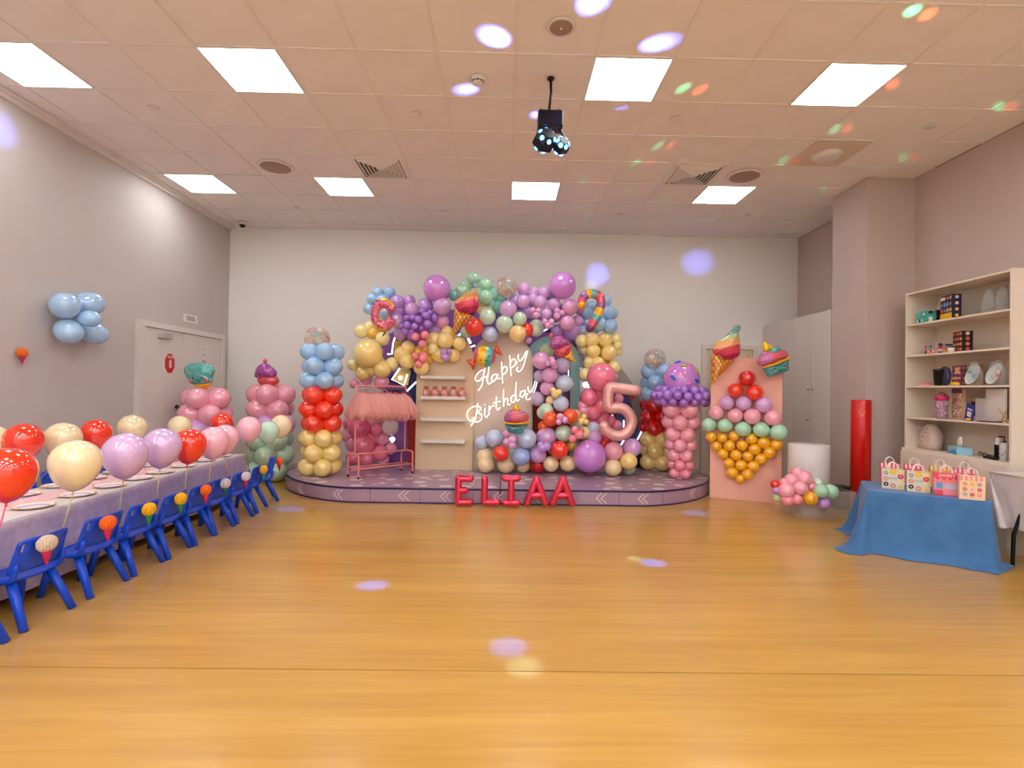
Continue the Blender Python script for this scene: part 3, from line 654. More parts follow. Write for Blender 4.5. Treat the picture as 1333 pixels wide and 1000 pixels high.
def swirl_cone(label, origin, sc, tip, cone, swirl, cctr, sctr, Y, bands, rz=0):
    F = Foil('foil_ice_cream', label, origin, sctr, Y, sc, rz=rz)
    def waffle(u, v):
        return (176,100,26) if ((u*.9+v*.55) % 44 < 11 or (u*.9-v*.45) % 44 < 11) else (238,164,66)
    F.part('cone', cone, cctr, 70, waffle, y=8, k=13, nr=26, crimp=.02)
    def sw(u, v):
        t_ = (v-tip[1]+(u-tip[0])*.25)
        for lim, c in bands:
            if t_ < lim: return tuple(min(255, max(0, ch+int(18*sin(t_*.25)))) for ch in c)
        return bands[-1][1]
    F.part('swirl', swirl, sctr, 85, sw, y=-22, crimp=.22, k=7, nr=20)
    return F
bands = [(70,(90,130,140)),(130,(200,190,140)),(210,(240,150,90)),(290,(226,60,90)),(370,(190,30,90)),(999,(80,40,90))]
swirl_cone('swirled ice cream cone foil balloon on the arch', (560,340), 9.521, (560,270),
  [(305,590),(400,630),(540,670),(420,790),(340,880),(290,950),(292,800)], [(535,262),(580,285),(585,380),(605,550),(570,640),(530,682),(440,650),(350,632),(305,540),(330,480),(400,430),(450,370),(530,310)], (380,700), (470,520), 7.0, bands)
swirl_cone('swirled ice cream cone foil balloon on the pink board corner', (910,420), 9.521, (470,40),
  [(165,395),(300,450),(440,450),(330,600),(230,690),(165,775),(160,600)], [(440,35),(500,45),(480,100),(495,250),(500,380),(450,440),(350,470),(250,420),(165,380),(180,290),(210,230),(300,180),(380,110)], (260,520), (350,290), 6.5,
  [(90,(110,160,150)),(140,(190,200,150)),(230,(240,170,110)),(330,(226,70,90)),(420,(190,30,90)),(999,(90,40,90))])
# candy
F = Foil('foil_candy', 'round striped candy foil balloon with smiling face and orange wrapper ends', (560,430), (675,325), 7.3)
def stripe(u, v):
    q = u + (v-325)*.12
    return (225,90,110) if q < 590 or q > 775 else ((250,195,30) if q < 690 else (96,180,180))
F.part('body', [(675+140*cos(a*pi/8), 325+135*sin(a*pi/8)) for a in range(16)], (675,325), 75, stripe)
F.part('wrapper', [(790,230),(835,165),(860,235),(895,310),(830,290),(800,265)], (828,240), 25, (222,80,40)); F.part('wrapper', [(560,430),(530,500),(505,440),(450,375),(520,365),(555,395)], (520,415), 25, (222,80,40))
F.dot('eye', 633,375,10,mink,-62); F.dot('eye', 732,324,10,mink,-60); F.line('mouth', [(690,370),(700,385),(712,370)], 4, mink, -74)
# candy cane
F = Foil('foil_candy_cane', 'striped candy cane foil balloon on the right of the arch', (680,340), (860,600), 7.05)
cp = [(735,545),(738,490),(775,430),(840,405),(900,408),(955,440),(975,510),(960,600),(925,690),(880,760),(845,830)]
P = spline([(*F.p(u, v)[:1], 0, F.p(u, v)[1]) for u, v in cp], 6)
cols = [(250,190,30),(230,90,110),(150,90,150),(250,190,30),(96,180,180),(230,90,110),(230,90,110),(150,90,150),(250,190,30),(96,180,180),(230,90,110),(120,60,110)]
b = MB(); b.tube([tuple(q) for q in P], 58*F.k, 14)
nf = len(b.f); per = 14; tot = nf//per
b.c = [cols[min(len(cols)-1, int((i//per)/max(1,tot)*len(cols)))] for i in range(nf)]; b.build('cane', FOIL, F.t)
F.dot('eye', 828,395,10,mink,-52); F.dot('eye', 950,432,10,mink,-52)
# double scoop (arch, tilted)
def scoops(label, origin, sc, Y, A, ca, B, cb, C, cc, colA, colB, cherry, eyes, T=60):
    F = Foil('foil_ice_cream', label, origin, ca, Y, sc)
    F.part('cone', C, cc, T*.6, lambda u, v: (250,175,30) if (int(u//14)+int(v//14)) % 5 else (220,140,20), y=10)
    if B: F.part('scoop', B, cb, T*.9, colB, y=0)
    F.part('scoop', A, ca, T, colA, y=-8)
    if cherry: F.dot('cherry', *cherry, mat('cherry_foil',(230,90,110),.25,metal=.3), 0, 1)
    for u, v, r_, y_ in eyes: F.dot('eye', u, v, r_, mink, y_)
    return F
F = scoops('purple and red double scoop cone foil balloon on the aqua arch', (680,430), 9.521, 7.1, [(350,130),(400,80),(470,60),(520,90),(570,130),(540,190),(440,230),(370,240),(345,190)], (450,150),
  [(400,240),(470,210),(520,170),(600,170),(610,220),(560,300),(500,335),(440,330),(410,280)], (500,260), [(510,330),(570,290),(605,240),(635,320),(660,395),(600,370)], (580,320), spot((176,76,150),(220,120,180),.1), spot((224,76,90),(240,120,120),.1), (355,65,30), [(405,185,9,-50),(465,145,9,-60),(482,285,9,-40),(535,240,9,-40)], 55)
F.line('mouth', [(430,190),(445,200),(455,185)], 4, mink, -66); F.line('mouth', [(505,280),(520,285),(528,270)], 4, mink, -46)
F = scoops('purple and coral double scoop cone foil balloon on the green tower', (160,380), 5.554, 7.35, [(960,590),(980,540),(1030,515),(1080,540),(1115,580),(1100,620),(1020,625),(965,620)], (1035,580),
  [(980,620),(1040,600),(1110,610),(1130,650),(1090,680),(1040,690),(985,660)], (1050,645), [(1005,680),(1050,672),(1110,672),(1075,705),(1048,730),(1025,705)], (1050,690), spot((168,80,156),(220,130,190),.1), spot((224,80,84),(240,120,110),.1), (1026,500,17), [(997,587,5,-42),(1045,580,5,-46),(1020,655,5,-34),(1062,650,5,-34)], 45)
F.line('mouth', [(1012,595),(1022,602),(1032,593)], 2.5, mink, -50); F.line('mouth', [(1032,663),(1040,670),(1050,660)], 2.5, mink, -40)
F = scoops('teal ice cream foil balloon with winking face on the pink tower', (160,380), 5.554, 6.85, [(450,570),(480,525),(550,512),(630,520),(668,570),(650,620),(655,650),(580,668),(500,665),(475,630)], (560,590),
  None, None, [(500,655),(570,650),(645,655),(600,700),(570,728),(535,700)], (570,685), spot((90,176,170),(226,196,120),.06), None, None, [(537,625,7,-44)], 50)
F.line('mouth', [(565,635),(575,648),(588,636)], 3, mink, -50); F.line('wink', [(597,628),(608,620),(598,614)], 3, mink, -46); F.dot('cheek', 518,642,13,mblush,-36); F.dot('cheek', 627,634,13,mblush,-38)
# cupcakes
def cupcake(label, origin, Y, cup, cupc, rim, rimc, ice, icec, top1, top1c, tip, tipc, face):
    F = Foil('foil_cupcake', label, origin, icec, Y)
    F.part('cup', cup, cupc, 85, (72,160,160), y=0, k=4)
    F.part('icing', ice, icec, 85, lambda u, v: (228,110,125) if u > icec[0]-60 else (190,100,150), y=-6, crimp=.15)
    F.part('rim', rim, rimc, 60, (246,180,40), y=-42)
    F.part('swirl', top1, top1c, 60, (90,176,170), y=-12, crimp=.15)
    F.part('peak', tip, tipc, 40, (248,200,30), y=-8)
    for kind, *a in face:
        if kind == 'l': F.line('eye', a[0], 5, mink, -84)
        else: F.dot('cheek', a[0], a[1], 14, mblush, -74)
    return F
cupcake('rainbow cupcake foil balloon below the glowing birthday words', (600,530), 7.05, [(545,215),(690,215),(830,205),(800,270),(760,320),(680,335),(590,310),(565,265)], (690,265),
  [(540,185),(690,190),(835,175),(830,205),(700,222),(545,212)], (690,200), [(535,130),(570,60),(640,30),(740,40),(830,80),(835,150),(790,185),(690,195),(580,190),(540,170)], (690,120), [(660,60),(720,50),(780,50),(785,85),(720,98),(670,90)], (720,75),
  [(640,30),(660,-40),(690,-30),(720,10),(740,40),(690,50)], (685,15), [('l',[(640,245),(658,235),(675,248)]),('l',[(725,245),(740,232),(755,240)]),('l',[(680,270),(695,282),(708,262)]),('d',632,268),('d',768,252)])
cupcake('tilted rainbow cupcake foil balloon on the pink board right corner', (910,420), 6.25, [(800,560),(950,510),(1110,430),(1115,510),(1110,590),(1030,625),(880,675),(830,630)], (970,570),
  [(790,550),(900,500),(1090,425),(1105,450),(960,520),(805,570)], (950,500), [(720,500),(745,410),(800,360),(900,340),(1040,335),(1095,370),(1090,425),(960,470),(850,520),(770,545)], (910,430), [(830,370),(880,330),(960,295),(1005,320),(980,380),(880,400)], (915,350),
  [(780,290),(800,232),(840,260),(920,310),(870,340),(810,365)], (830,310), [('l',[(875,590),(898,570),(922,580)]),('l',[(975,550),(1000,532),(1020,540)]),('l',[(940,585),(955,602),(978,582)]),('d',888,612),('d',1032,556)])
# number 5
F = Foil('foil_number_balloon', 'rose gold foil balloon in the shape of the number 5', (770,480), (300,440), 6.95, 8.333)
m5 = mat('rose_gold_foil', (238,176,170), .26, metal=.45, coat=.5)
nn = N(m5, 'ShaderNodeTexNoise', Scale=260, Detail=1); bb = N(m5, 'ShaderNodeBump', Strength=.35, Distance=.003); lk(m5, nn.outputs[0], bb.inputs['Height']); lk(m5, bb.outputs[0], bsdf(m5).inputs['Normal'])
P5 = [(475,235),(360,220),(240,205),(190,215),(182,260),(178,330),(182,400),(215,428),(290,422),(370,450),(425,520),(435,600),(395,680),(320,725),(230,715),(160,670),(138,625)]
P = spline([(F.p(u,v)[0], 0, F.p(u,v)[1]) for u, v in P5], 5)
MB().tube([tuple(q) for q in P], 61*F.k, 16).build('number', m5, F.t)
F.dot('valve', 172,130,8,mink,0)
# ELIAA letters in front of the stage
mlet = mat('magenta_foil', (232,58,92), .22, metal=.65, coat=.6)
def letter(ch, label, cx, strokes, hole=None):
    F = Foil('foil_letter', label, (570,590), (cx,322), 6.0, 6.665, group='magenta foil letters spelling ELIAA')
    b = MB()
    for st in strokes:
        b.tube([(F.p(u,v)[0],0,F.p(u,v)[1]) for u, v in st], 31*F.k, 14)
    b.build('letter_body', mlet, F.t)
    F.dot('valve', strokes[0][-1][0], strokes[0][-1][1]+20, 7, mink, 0); return F
letter('E', 'magenta foil letter E on the floor, first of the row', 230, [[(178,225),(178,430)],[(178,222),(280,222)],[(178,322),(235,322)],[(178,424),(280,424)]])
letter('L', 'magenta foil letter L on the floor, between E and I', 450, [[(405,225),(405,424)],[(405,424),(515,424)]])
letter('I', 'magenta foil letter I on the floor, before the stage joint', 635, [[(635,225),(635,420)],[(580,218),(635,226),(690,218)],[(585,430),(635,428),(690,430)]])
letter('A', 'magenta foil letter A on the floor, first of two', 855, [[(855,225),(775,430)],[(855,225),(935,430)],[(825,366),(885,366)]])
letter('A', 'magenta foil letter A on the floor, last of the row', 1080, [[(1085,225),(1000,430)],[(1085,225),(1165,430)],[(1055,366),(1112,366)]])
# clear confetti balloons
mconf = mat('confetti_clear_foil', (230,215,200), .08, coat=.8)
mc = mconf; tcx = N(mc, 'ShaderNodeTexCoord'); vo = N(mc, 'ShaderNodeTexVoronoi', Scale=4.5); lk(mc, tcx.outputs['Generated'], vo.inputs['Vector'])
cr = N(mc, 'ShaderNodeValToRGB'); cr.color_ramp.interpolation = 'CONSTANT'
els = [(0,(230,140,60)),(.2,(190,90,130)),(.38,(120,180,175)),(.52,(220,205,195)),(.66,(235,190,90)),(.8,(230,215,210))]
cr.color_ramp.elements[0].color = lin(els[0][1]); cr.color_ramp.elements[1].position = els[1][0]; cr.color_ramp.elements[1].color = lin(els[1][1])
for p_, c_ in els[2:]: q_ = cr.color_ramp.elements.new(p_); q_.color = lin(c_)
sx = N(mc, 'ShaderNodeSeparateColor'); lk(mc, vo.outputs['Color'], sx.inputs[0]); lk(mc, sx.outputs[0], cr.inputs[0]); lk(mc, cr.outputs[0], bsdf(mc).inputs['Base Color'])
al = N(mc, 'ShaderNodeMapRange'); al.inputs['From Min'].default_value = .22; al.inputs['From Max'].default_value = .3; al.inputs['To Min'].default_value = .95; al.inputs['To Max'].default_value = .35
lk(mc, vo.outputs['Distance'], al.inputs['Value']); lk(mc, al.outputs[0], bsdf(mc).inputs['Alpha'])
mspk = attr_mat('confetti_flakes', .3, .3)
for x, y, Y, r, lab in ((413,441,6.9,.165,'clear confetti balloon on the blue stage-left tower'),(659,374,7.3,.15,'clear confetti balloon at the top of the arch'),(852.5,468,7.7,.165,'clear confetti balloon on the tower behind the cupcake tower')):
    t = thing('confetti_balloon', lab, 'balloon', tuple(atY(x, y, Y)), 0, 'clear confetti balloons')
    MB().sphere((0,0,0), r, 26, 16, sc=(1,.85,1)).build('skin', mconf, t)
    b = MB()
    for _ in range(150):
        a = random.uniform(0,2*pi); h = -sqrt(random.random())*.85+.1; q = sqrt(1-h*h)*r*.97; c_ = random.choice([(210,60,70),(60,60,80),(230,160,40),(110,170,170),(200,180,170),(150,80,120)])
        b.sphere((q*cos(a), q*sin(a)*.85, h*r*.97), random.uniform(.003,.007), 5, 3, c_)
    o = b.build('confetti', mspk, t); o['kind'] = 'stuff'
    MB().cyl((0,0,-r*.98),(0,0,-r*1.2),.012,8).build('neck', mconf, t)

# ================================================================ PANELS ON THE STAGE
def arch_pts(cx, hw, z0, z1, n=20, flip=False):
    P = [(cx-hw, z0), (cx+hw, z0)]
    for k in range(n+1): a = pi*k/n; P.append((cx+hw*cos(a), z1-hw+hw*sin(a)))
    return P
pa = atY(612,611,7.58); pb = atY(691,611,7.58); cxn = (pa.x+pb.x)/2; hwn = (pb.x-pa.x)/2
mpan = mat('sand_panel', (222,200,182), .6)
zt = atY(651,432,7.58).z
t = thing('arched_backdrop', 'tall sand-coloured arched panel behind the glowing birthday words', 'panel', (cxn, 7.6, SZ))
MB().poly(arch_pts(0, hwn, 0, zt-SZ), -.025, .025).build('board', mpan, t)
mte = mat('aqua_paint', (168,224,222), .5)
MB().box((hwn,-.024,0),(hwn+.006,.024,zt-SZ-hwn)).build('edge', mte, t)
# neon words
neon = thing('neon_sign', 'white neon sign reading Happy Birthday in script letters', 'sign', tuple(atY(655,500,7.5)))
mneon = mat('neon_tube', (255,248,240), .3, emit=1.2)
words = {'H': [[(332,350),(300,355),(262,390),(238,435),(252,468),(285,462),(312,430)],[(345,330),(325,420),(312,510),(272,570)],[(388,318),(378,390),(368,450),(382,498),(415,482)],[(310,445),(345,425),(378,412)]],
 'a': [[(468,395),(432,405),(415,445),(438,472),(468,435),(482,392),(478,440),(510,440)]],
 'p': [[(522,262),(528,360),(536,490)],[(526,350),(552,312),(580,322),(578,368),(540,400)]],
 'q': [[(612,192),(618,300),(630,412)],[(616,280),(645,232),(678,245),(672,292),(632,325),(668,300),(695,262)]],
 'y': [[(705,182),(705,228),(728,250),(765,205),(788,150)],[(805,142),(782,235),(752,325),(715,366),(686,345),(700,318)]],
 'B': [[(265,712),(255,790),(235,890),(192,952)],[(222,862),(205,900),(168,890),(148,840),(165,785),(215,748),(275,742),(298,772),(262,812),(300,828),(310,872),(272,912),(215,905)]],
 'i': [[(345,768),(340,835),(360,862),(382,830)],[(343,722),(344,728)]],
 'r': [[(388,745),(390,832)],[(390,792),(412,748),(442,735)]],
 't': [[(470,645),(464,735),(482,782),(508,758)],[(438,705),(512,688)]],
 'h': [[(545,562),(545,660),(546,742)],[(546,705),(572,655),(592,672),(592,725),(618,718)]],
 'd': [[(672,620),(640,632),(625,672),(642,702),(672,672),(682,620)],[(682,480),(678,600),(690,682),(715,668)]],
 'A': [[(772,572),(738,585),(725,622),(745,642),(772,612),(782,565),(782,612),(808,606)]],
 'Y': [[(812,532),(815,568),(838,588),(868,545),(888,470)],[(915,462),(888,555),(855,635),(815,672),(788,655),(798,628)]]}
no = Vector(neon.location)
def nl(u, v, dy=0): p_ = atY(590+u/8.333, 440+v/8.333, 7.5+dy); return tuple(p_-no)
macr = mat('clear_acrylic', (255,236,210), .1, alpha=.04)
back = MB()
for ch, sts in words.items():
    b = MB()
    for st in sts:
        pts = [Vector((u, v, 0)) for u, v in st]; sp_ = spline(pts, 5)
        b.tube([nl(q.x, q.y) for q in sp_], .0072, 8)
        back.tube([nl(q.x, q.y, .03) for q in sp_[::2]+[sp_[-1]]], .034, 8, flat=1)
    b.build('neon_letter', mneon, neon)
back.v = [(x, .03+(y-.03)*.08, z) for x, y, z in back.v]
back.build('acrylic_backing', macr, neon)
# shelf stand
sa = atY(540,611,7.52); sb = atY(615,611,7.52); cxs = (sa.x+sb.x)/2; hws = (sb.x-sa.x)/2
st = thing('display_stand', 'sand-coloured arched display stand with four white shelves', 'shelf', (cxs, 7.54, SZ))
mpan2 = mat('sand_stand', (228,200,165), .6)
MB().poly(arch_pts(0, hws, 0, 1.98), -.02, .03).build('back_panel', mpan2, st)
mshw = mat('shelf_white', (232,224,218), .4)
shz = []
for y in (491.5, 518, 546, 574.5):
    z = atY(578,y,7.42).z-SZ; shz.append(z+SZ+.022); x0 = atY(548,y,7.42).x-cxs; x1 = atY(605.5,y,7.42).x-cxs
    MB().box((x0,-.17,z-.022),(x1,-.02,z+.022)).build('shelf', mshw, st)
mjar = mat('pink_jar', (244,150,140), .25, alpha=.85); mbow = mat('red_bow', (200,30,30), .5)
for k, px in enumerate((555,566.5,578.5,590.5,601.5)):
    P = atY(px, 512, 7.42); t = thing('treat_jar', 'small pink treat jar with %s, %s on the display stand' % ('an orange bow' if k == 4 else 'a red bow', ['leftmost','second from the left','third from the left','fourth from the left','rightmost'][k]), 'jar', (P.x, 7.42, shz[1]), 0, None if k == 4 else 'pink treat jars with red bows')
    MB().lathe([(.045,0),(.05,.01),(.05,.07),(.03,.1),(.022,.105),(.026,.12)], 16, cap=True).build('jar_body', mjar, t)
    MB().lathe([(.001,0),(.028,0),(.028,.004)], 14, M=Matrix.Translation((0,-.048,.055)) @ Matrix.Rotation(pi/2,4,'X')).build('sticker', mshw, t)
    b = MB()
    for s_ in (-1,1): b.tube([(0,-.02,.115),(s_*.03,-.025,.14),(s_*.034,-.025,.112),(0,-.02,.115)], .007, 6)
    b.build('bow', mat('orange_bow',(240,140,50),.5) if k == 4 else mbow, t)
# aqua arch frame
ta = atY(753,610,7.85); hx = .42; txc = ta.x-hx
t = thing('aqua_arch', 'aqua arch frame behind the garland, right of the birthday words', 'arch frame', (txc, 7.85, SZ))
ho = atY(718,437,7.85).z-SZ; outer = arch_pts(0, hx, 0, ho); inner = arch_pts(0, hx-.14, 0, ho-.14)
b = MB(); n_ = len(outer)
vs = [(x,y_,z) for y_ in (-.03,.03) for x,z in outer] + [(x,y_,z) for y_ in (-.03,.03) for x,z in inner]
fs = []
for k in range(1, n_-0):
    k2 = (k+1) % n_
    fs += [(k,k2,2*n_+k2,2*n_+k),(n_+k,3*n_+k,3*n_+k2,n_+k2),(k,n_+k,n_+k2,k2),(2*n_+k,2*n_+k2,3*n_+k2,3*n_+k)]
b.add(vs, fs).build('frame', mte, t)

# ---- permanent star-burst backdrop at the back of the stage
bd = thing('stage_backdrop', 'angular navy, purple and red stage backdrop with white light bars', 'backdrop', (.1, 8.2, SZ))
mpp = mat('purple_panel', (150,90,170), .4); mnv = mat('navy_panel', (26,30,90), .35); mrd = mat('red_panel', (190,30,14), .4); myl = mat('yellow_panel', (245,185,20), .45)
mlb = mat('light_bar', (232,236,255), .3, emit=1.6); mbulb = mat('bulb_glow', (235,238,255), .3, emit=4); mblu = mat('blue_panel', (20,80,160), .4); mwh = mat('white_panel', (222,212,208), .45)
def bdp(name, pts, Y, m, th=.03):
    P = [atY(u, v, Y) for u, v in pts]; L = [(p.x-.1, max(.002, p.z-SZ)) for p in P]
    return MB().poly(L, Y-8.2, Y-8.2+th).build(name, m, bd)
def bdl(name, pts, Y, m=mlb, r=.014):
    return MB().tube([tuple(atY(u, v, Y)-Vector((.1,8.2,SZ))) for u, v in pts], r, 8).build(name, m, bd)
bdp('back_panel', [(497,607),(497,440),(560,405),(640,400),(700,410),(745,440),(800,500),(832,607)], 8.22, mpp)
bdp('red_panel', [(531,606),(531,545),(548,540),(548,606)], 8.05, mrd); bdp('red_panel', [(690,606),(690,520),(830,512),(760,606)], 8.1, mrd)
bdp('navy_panel', [(503,495),(528,475),(548,490),(548,540),(530,505)], 8.12, mnv); bdp('navy_panel', [(540,530),(552,490),(548,470),(530,488)], 8.1, mnv)
bdp('hexagon_panel', [(511,494),(522,479),(535,482),(531,502),(520,500)], 8.06, mat('hex_tan',(222,190,110),.4)); bdp('yellow_panel', [(513,460),(515,444),(524,443),(517,458)], 8.08, myl)
bdl('light_bar', [(505,461),(510,461),(512,446),(514,440)], 8.05); bdl('light_bar', [(520,480),(510,494),(526,502),(530,488)], 8.02, r=.014); bdl('light_bar', [(529,510),(541,498)], 8.0)
bdl('light_bar', [(600,456),(618,450)], 8.0); bdl('light_bar', [(594,440),(604,430),(612,446)], 8.0, r=.022); bdp('blue_panel', [(592,436),(603,428),(605,438),(599,442)], 8.03, mblu)
MB().sphere(tuple(atY(521,492,8.0)-Vector((.1,8.2,SZ))), .03, 12, 8).build('bulb', mbulb, bd)
MB().sphere(tuple(atY(511,572,7.95)-Vector((.1,8.2,SZ))), .038, 12, 8).build('bulb', mbulb, bd)
MB().sphere(tuple(atY(762,501,8.0)-Vector((.1,8.2,SZ))), .04, 12, 8).build('bulb', mbulb, bd)
bdp('hat_panel', [(706,433),(712,431),(717,426),(722,430),(727,433)], 7.95, mnv); bdl('light_bar', [(706,432),(713,428),(717,423),(721,427),(727,432)], 7.97, r=.012)
bdp('side_panel', [(742,470),(757,438),(770,480),(800,520),(800,606),(742,606)], 8.15, mwh)
for pts in ([(745,448),(752,440)],[(749,448),(755,470)],[(756,476),(764,480)],[(750,460),(758,462),(759,470)]): bdl('black_line', pts, 8.12, mink, .006)
bdl('light_bar', [(740,471),(740,490)], 7.95, r=.01); bdl('light_bar', [(753,478),(765,494),(766,505)], 8.0); bdp('navy_panel', [(806,508),(818,512),(834,570),(838,606),(812,606),(800,560)], 7.95, mnv)
bdp('grey_fin', [(802,470),(824,500),(838,530),(838,606),(802,606)], 8.2, mat('grey_fin',(176,164,160),.5)); bdl('light_bar', [(797,541),(808,560)], 7.9); bdl('light_bar', [(812,548),(812,556)], 7.9); bdl('light_bar', [(835,562),(830,572)], 7.9, r=.012); bdl('light_bar',[(808,580),(812,573)],7.9)
bdp('foot_frame', [(497,609),(497,604),(838,604),(838,609)], 8.1, mnv, .1)

# ================================================================ CLOTHES RACK WITH TUTUS
f1 = Vector((-2.04,6.88)); f2 = Vector((-1.84,6.66)); f3 = Vector((-1.45,7.40)); f4 = Vector((-1.25,7.20))
f1.y += .03; rc = (f1+f2+f3+f4)/4; ang = atan2((f4-f2).y, (f4-f2).x); Lr = .80; Wr = .29
rk = thing('clothes_rack', 'pink metal clothes rack on the stage', 'clothes rack', (rc.x, rc.y, SZ), ang)
mrk = mat('pink_tube', (238,140,135), .35)
for sx_ in (-1, 1):
    x = sx_*Lr/2; hw = Wr/2; P = [(x,-hw,.02),(x,-hw,.25),(x,-hw+.015,.285),(x,-hw+.05,.30),(x,hw-.05,.30),(x,hw-.015,.285),(x,hw,.25),(x,hw,.02)]
    MB().tube(spline(P, 3), .012, 8).build('side_hoop', mrk, rk)
    for sy in (-1,1): MB().cyl((x,sy*hw,0),(x,sy*hw,.025),.014,8).build('foot', MBLK, rk)
for y_, z in ((0,.30),(-.1,.12),(.1,.12)): MB().cyl((-Lr/2,y_,z),(Lr/2,y_,z),.011,8).build('rail', mrk, rk)
for sx_ in (-1,1): MB().cyl((sx_*Lr/2,-Wr/2,.12),(sx_*Lr/2,Wr/2,.12),.009,8).build('rail', mrk, rk)
ztr = atY(495,503,7.0).z-SZ
MB().tube(spline([(-Lr/2+.02,0,.3),(-Lr/2+.02,0,ztr-.06),(-Lr/2+.035,0,ztr-.015),(-Lr/2+.08,0,ztr),(Lr/2-.1,0,ztr),(Lr/2-.055,0,ztr-.015),(Lr/2-.04,0,ztr-.06),(Lr/2-.04,0,.3)],3), .012, 8).build('hanging_frame', mrk, rk)
mtul = mat('pink_tulle', (255,172,162), .8, alpha=.62); bsdf(mtul).inputs['Sheen Weight'].default_value = .4
mtul2 = mat('pale_tulle', (255,205,196), .8, alpha=.5)
mban = mat('tutu_band', (246,120,118), .7)
def tutu_mesh(seed, n=72, R=.30, h=.33, w=.105, m=mtul):
    rnd = random.Random(seed); b = MB(); prof = [(.0,.16),(.02,.34),(.12,.55),(.3,.76),(.5,.92),(.7,1.03),(.86,1.04),(.97,.93),(1.0,.75),(.96,.55)]
    ph = rnd.uniform(0,6); Rg = []
    for j, (dz, rr) in enumerate(prof):
        ring = []
        for q in range(n):
            a = 2*pi*q/n; wv = 1+(.02+.05*dz)*sin(9*a+ph)+(.02+.04*dz)*sin(19*a+ph*2+j*.5)+.03*dz*sin(31*a+j)+rnd.uniform(-.035,.035)*dz
            ring.append((w*rr*wv*cos(a)*(1+.3*dz), R*rr*wv*sin(a), -h*dz*(1+.08*sin(7*a+ph))))
        Rg.append(ring)
    return b.rings(Rg, None, True, False).mesh('tulle_layer', m)
tm = [tutu_mesh(s) for s in range(3)]; tm2 = [tutu_mesh(s+9, R=.25, h=.30, w=.085, m=mtul2) for s in range(2)]
hook = MB().tube(spline([(0,0,-.035),(0,0,.0),(0,.012,.018),(0,0,.03),(0,-.012,.02)],4), .003, 6).mesh('hook', MCHR)
hbar = MB().tube([(0,-.12,-.055),(0,-.05,-.04),(0,0,-.032),(0,.05,-.04),(0,.12,-.055)], .005, 6).box((-.004,-.125,-.085),(.004,-.11,-.05)).box((-.004,.11,-.085),(.004,.125,-.05)).mesh('bar', mat('hanger_grey',(190,170,170),.3))
hbk = MB().tube([(0,-.12,-.055),(0,-.05,-.04),(0,0,-.032),(0,.05,-.04),(0,.12,-.055)], .006, 6).box((-.005,-.125,-.085),(.005,-.11,-.05)).box((-.005,.11,-.085),(.005,.125,-.05)).mesh('bar', MBLK)
bandm = MB().lathe([(1,-.02),(1.02,0),(1,.02)], 24, sx=.012, sy=.05).mesh('waistband', mban)
RR = Matrix.Rotation(ang, 3, 'Z'); NT = 10
for k in range(NT):
    x = -Lr/2+.09+(Lr-.2)*k/(NT-1); P = Vector((rc.x, rc.y, SZ)) + RR @ Vector((x,0,ztr)); tw = random.uniform(-.25,.25)
    pos = ['at the near left end of the rack','','','','','','','','','at the far right end of the rack'][k]
    lab = 'pink tulle tutu skirt hanging ' + (pos or 'on the rack, %s from its left end' % ['','second','third','fourth','fifth','sixth','seventh','eighth','ninth'][k])
    h_ = thing('clothes_hanger', ('black' if k > 5 else 'grey')+' clip hanger on the pink rack, %s from its left end' % ['first','second','third','fourth','fifth','sixth','seventh','eighth','ninth','last'][k], 'hanger', tuple(P), ang+tw, 'black clip hangers' if k > 5 else 'clear grey clip hangers')
    link('hook', hook, h_, (0,0,-.012)); link('bar', hbk if k > 5 else hbar, h_, (0,0,-.012))
    s_ = thing('tutu_skirt', lab, 'skirt', tuple(P-Vector((0,0,.095+random.uniform(-.005,.012)))), ang+tw, None if pos else 'pink tutus in the middle of the rack'); s_.rotation_euler.x = random.uniform(-.06,.06)
    link('tulle_layer', tm[k % 3], s_); link('tulle_layer', tm2[k % 2], s_, (0,0,.005)); link('waistband', bandm, s_)

# ================================================================ PINK BOARD WITH BALLOON ICE CREAM
b0 = Vector((2.67,6.72)); b1 = Vector((3.42,6.38)); dv = (b1-b0).normalized(); Lb = (b1-b0).length; ab = atan2(dv.y, dv.x)
pbz = 1.80
bo = thing('pink_board', 'tall salmon-pink board with an ice cream cone made of balloons', 'board', (b0.x, b0.y, 0), ab)
MB().box((0,0,0),(Lb,.02,pbz)).box((.05,.02,0),(.09,.35,.03)).box((Lb-.09,.02,0),(Lb-.05,.35,.03)).build('board', mat('salmon_board',(240,178,158),.6), bo)
MB().box((Lb,.0,0),(Lb+.004,.02,pbz)).build('edge', mat('board_edge',(120,80,70),.6), bo)
BRD = [((910,420), [(595,690,105,'red'),(450,840,98,'orangered'),(690,870,104,'orangered')]),
 ((910,520), [(345,45,95,'lav'),(550,50,98,'lav'),(800,70,105,'lav'),(215,165,98,'palepink'),(450,200,98,'palepink'),(660,212,108,'palepink'),(915,230,108,'palepink'),
  (122,315,95,'mint'),(320,325,95,'mint'),(545,368,102,'mint'),(770,375,102,'mint'),(985,408,106,'mint')]
  + [(148,465,70,'gold'),(285,475,68,'gold'),(432,455,70,'gold'),(655,490,74,'gold'),(802,538,78,'gold'),(960,562,75,'gold'),(215,580,70,'gold'),(378,572,74,'gold'),(535,570,74,'gold'),(690,620,78,'gold'),(875,662,80,'gold'),
  (298,675,70,'gold'),(455,690,75,'gold'),(605,705,70,'gold'),(768,740,76,'gold'),(370,790,70,'gold'),(520,815,74,'gold'),(675,830,76,'gold'),(412,910,76,'gold'),(600,930,74,'gold'),(508,985,62,'gold')])]
nb = Vector((dv.y, -dv.x, 0))
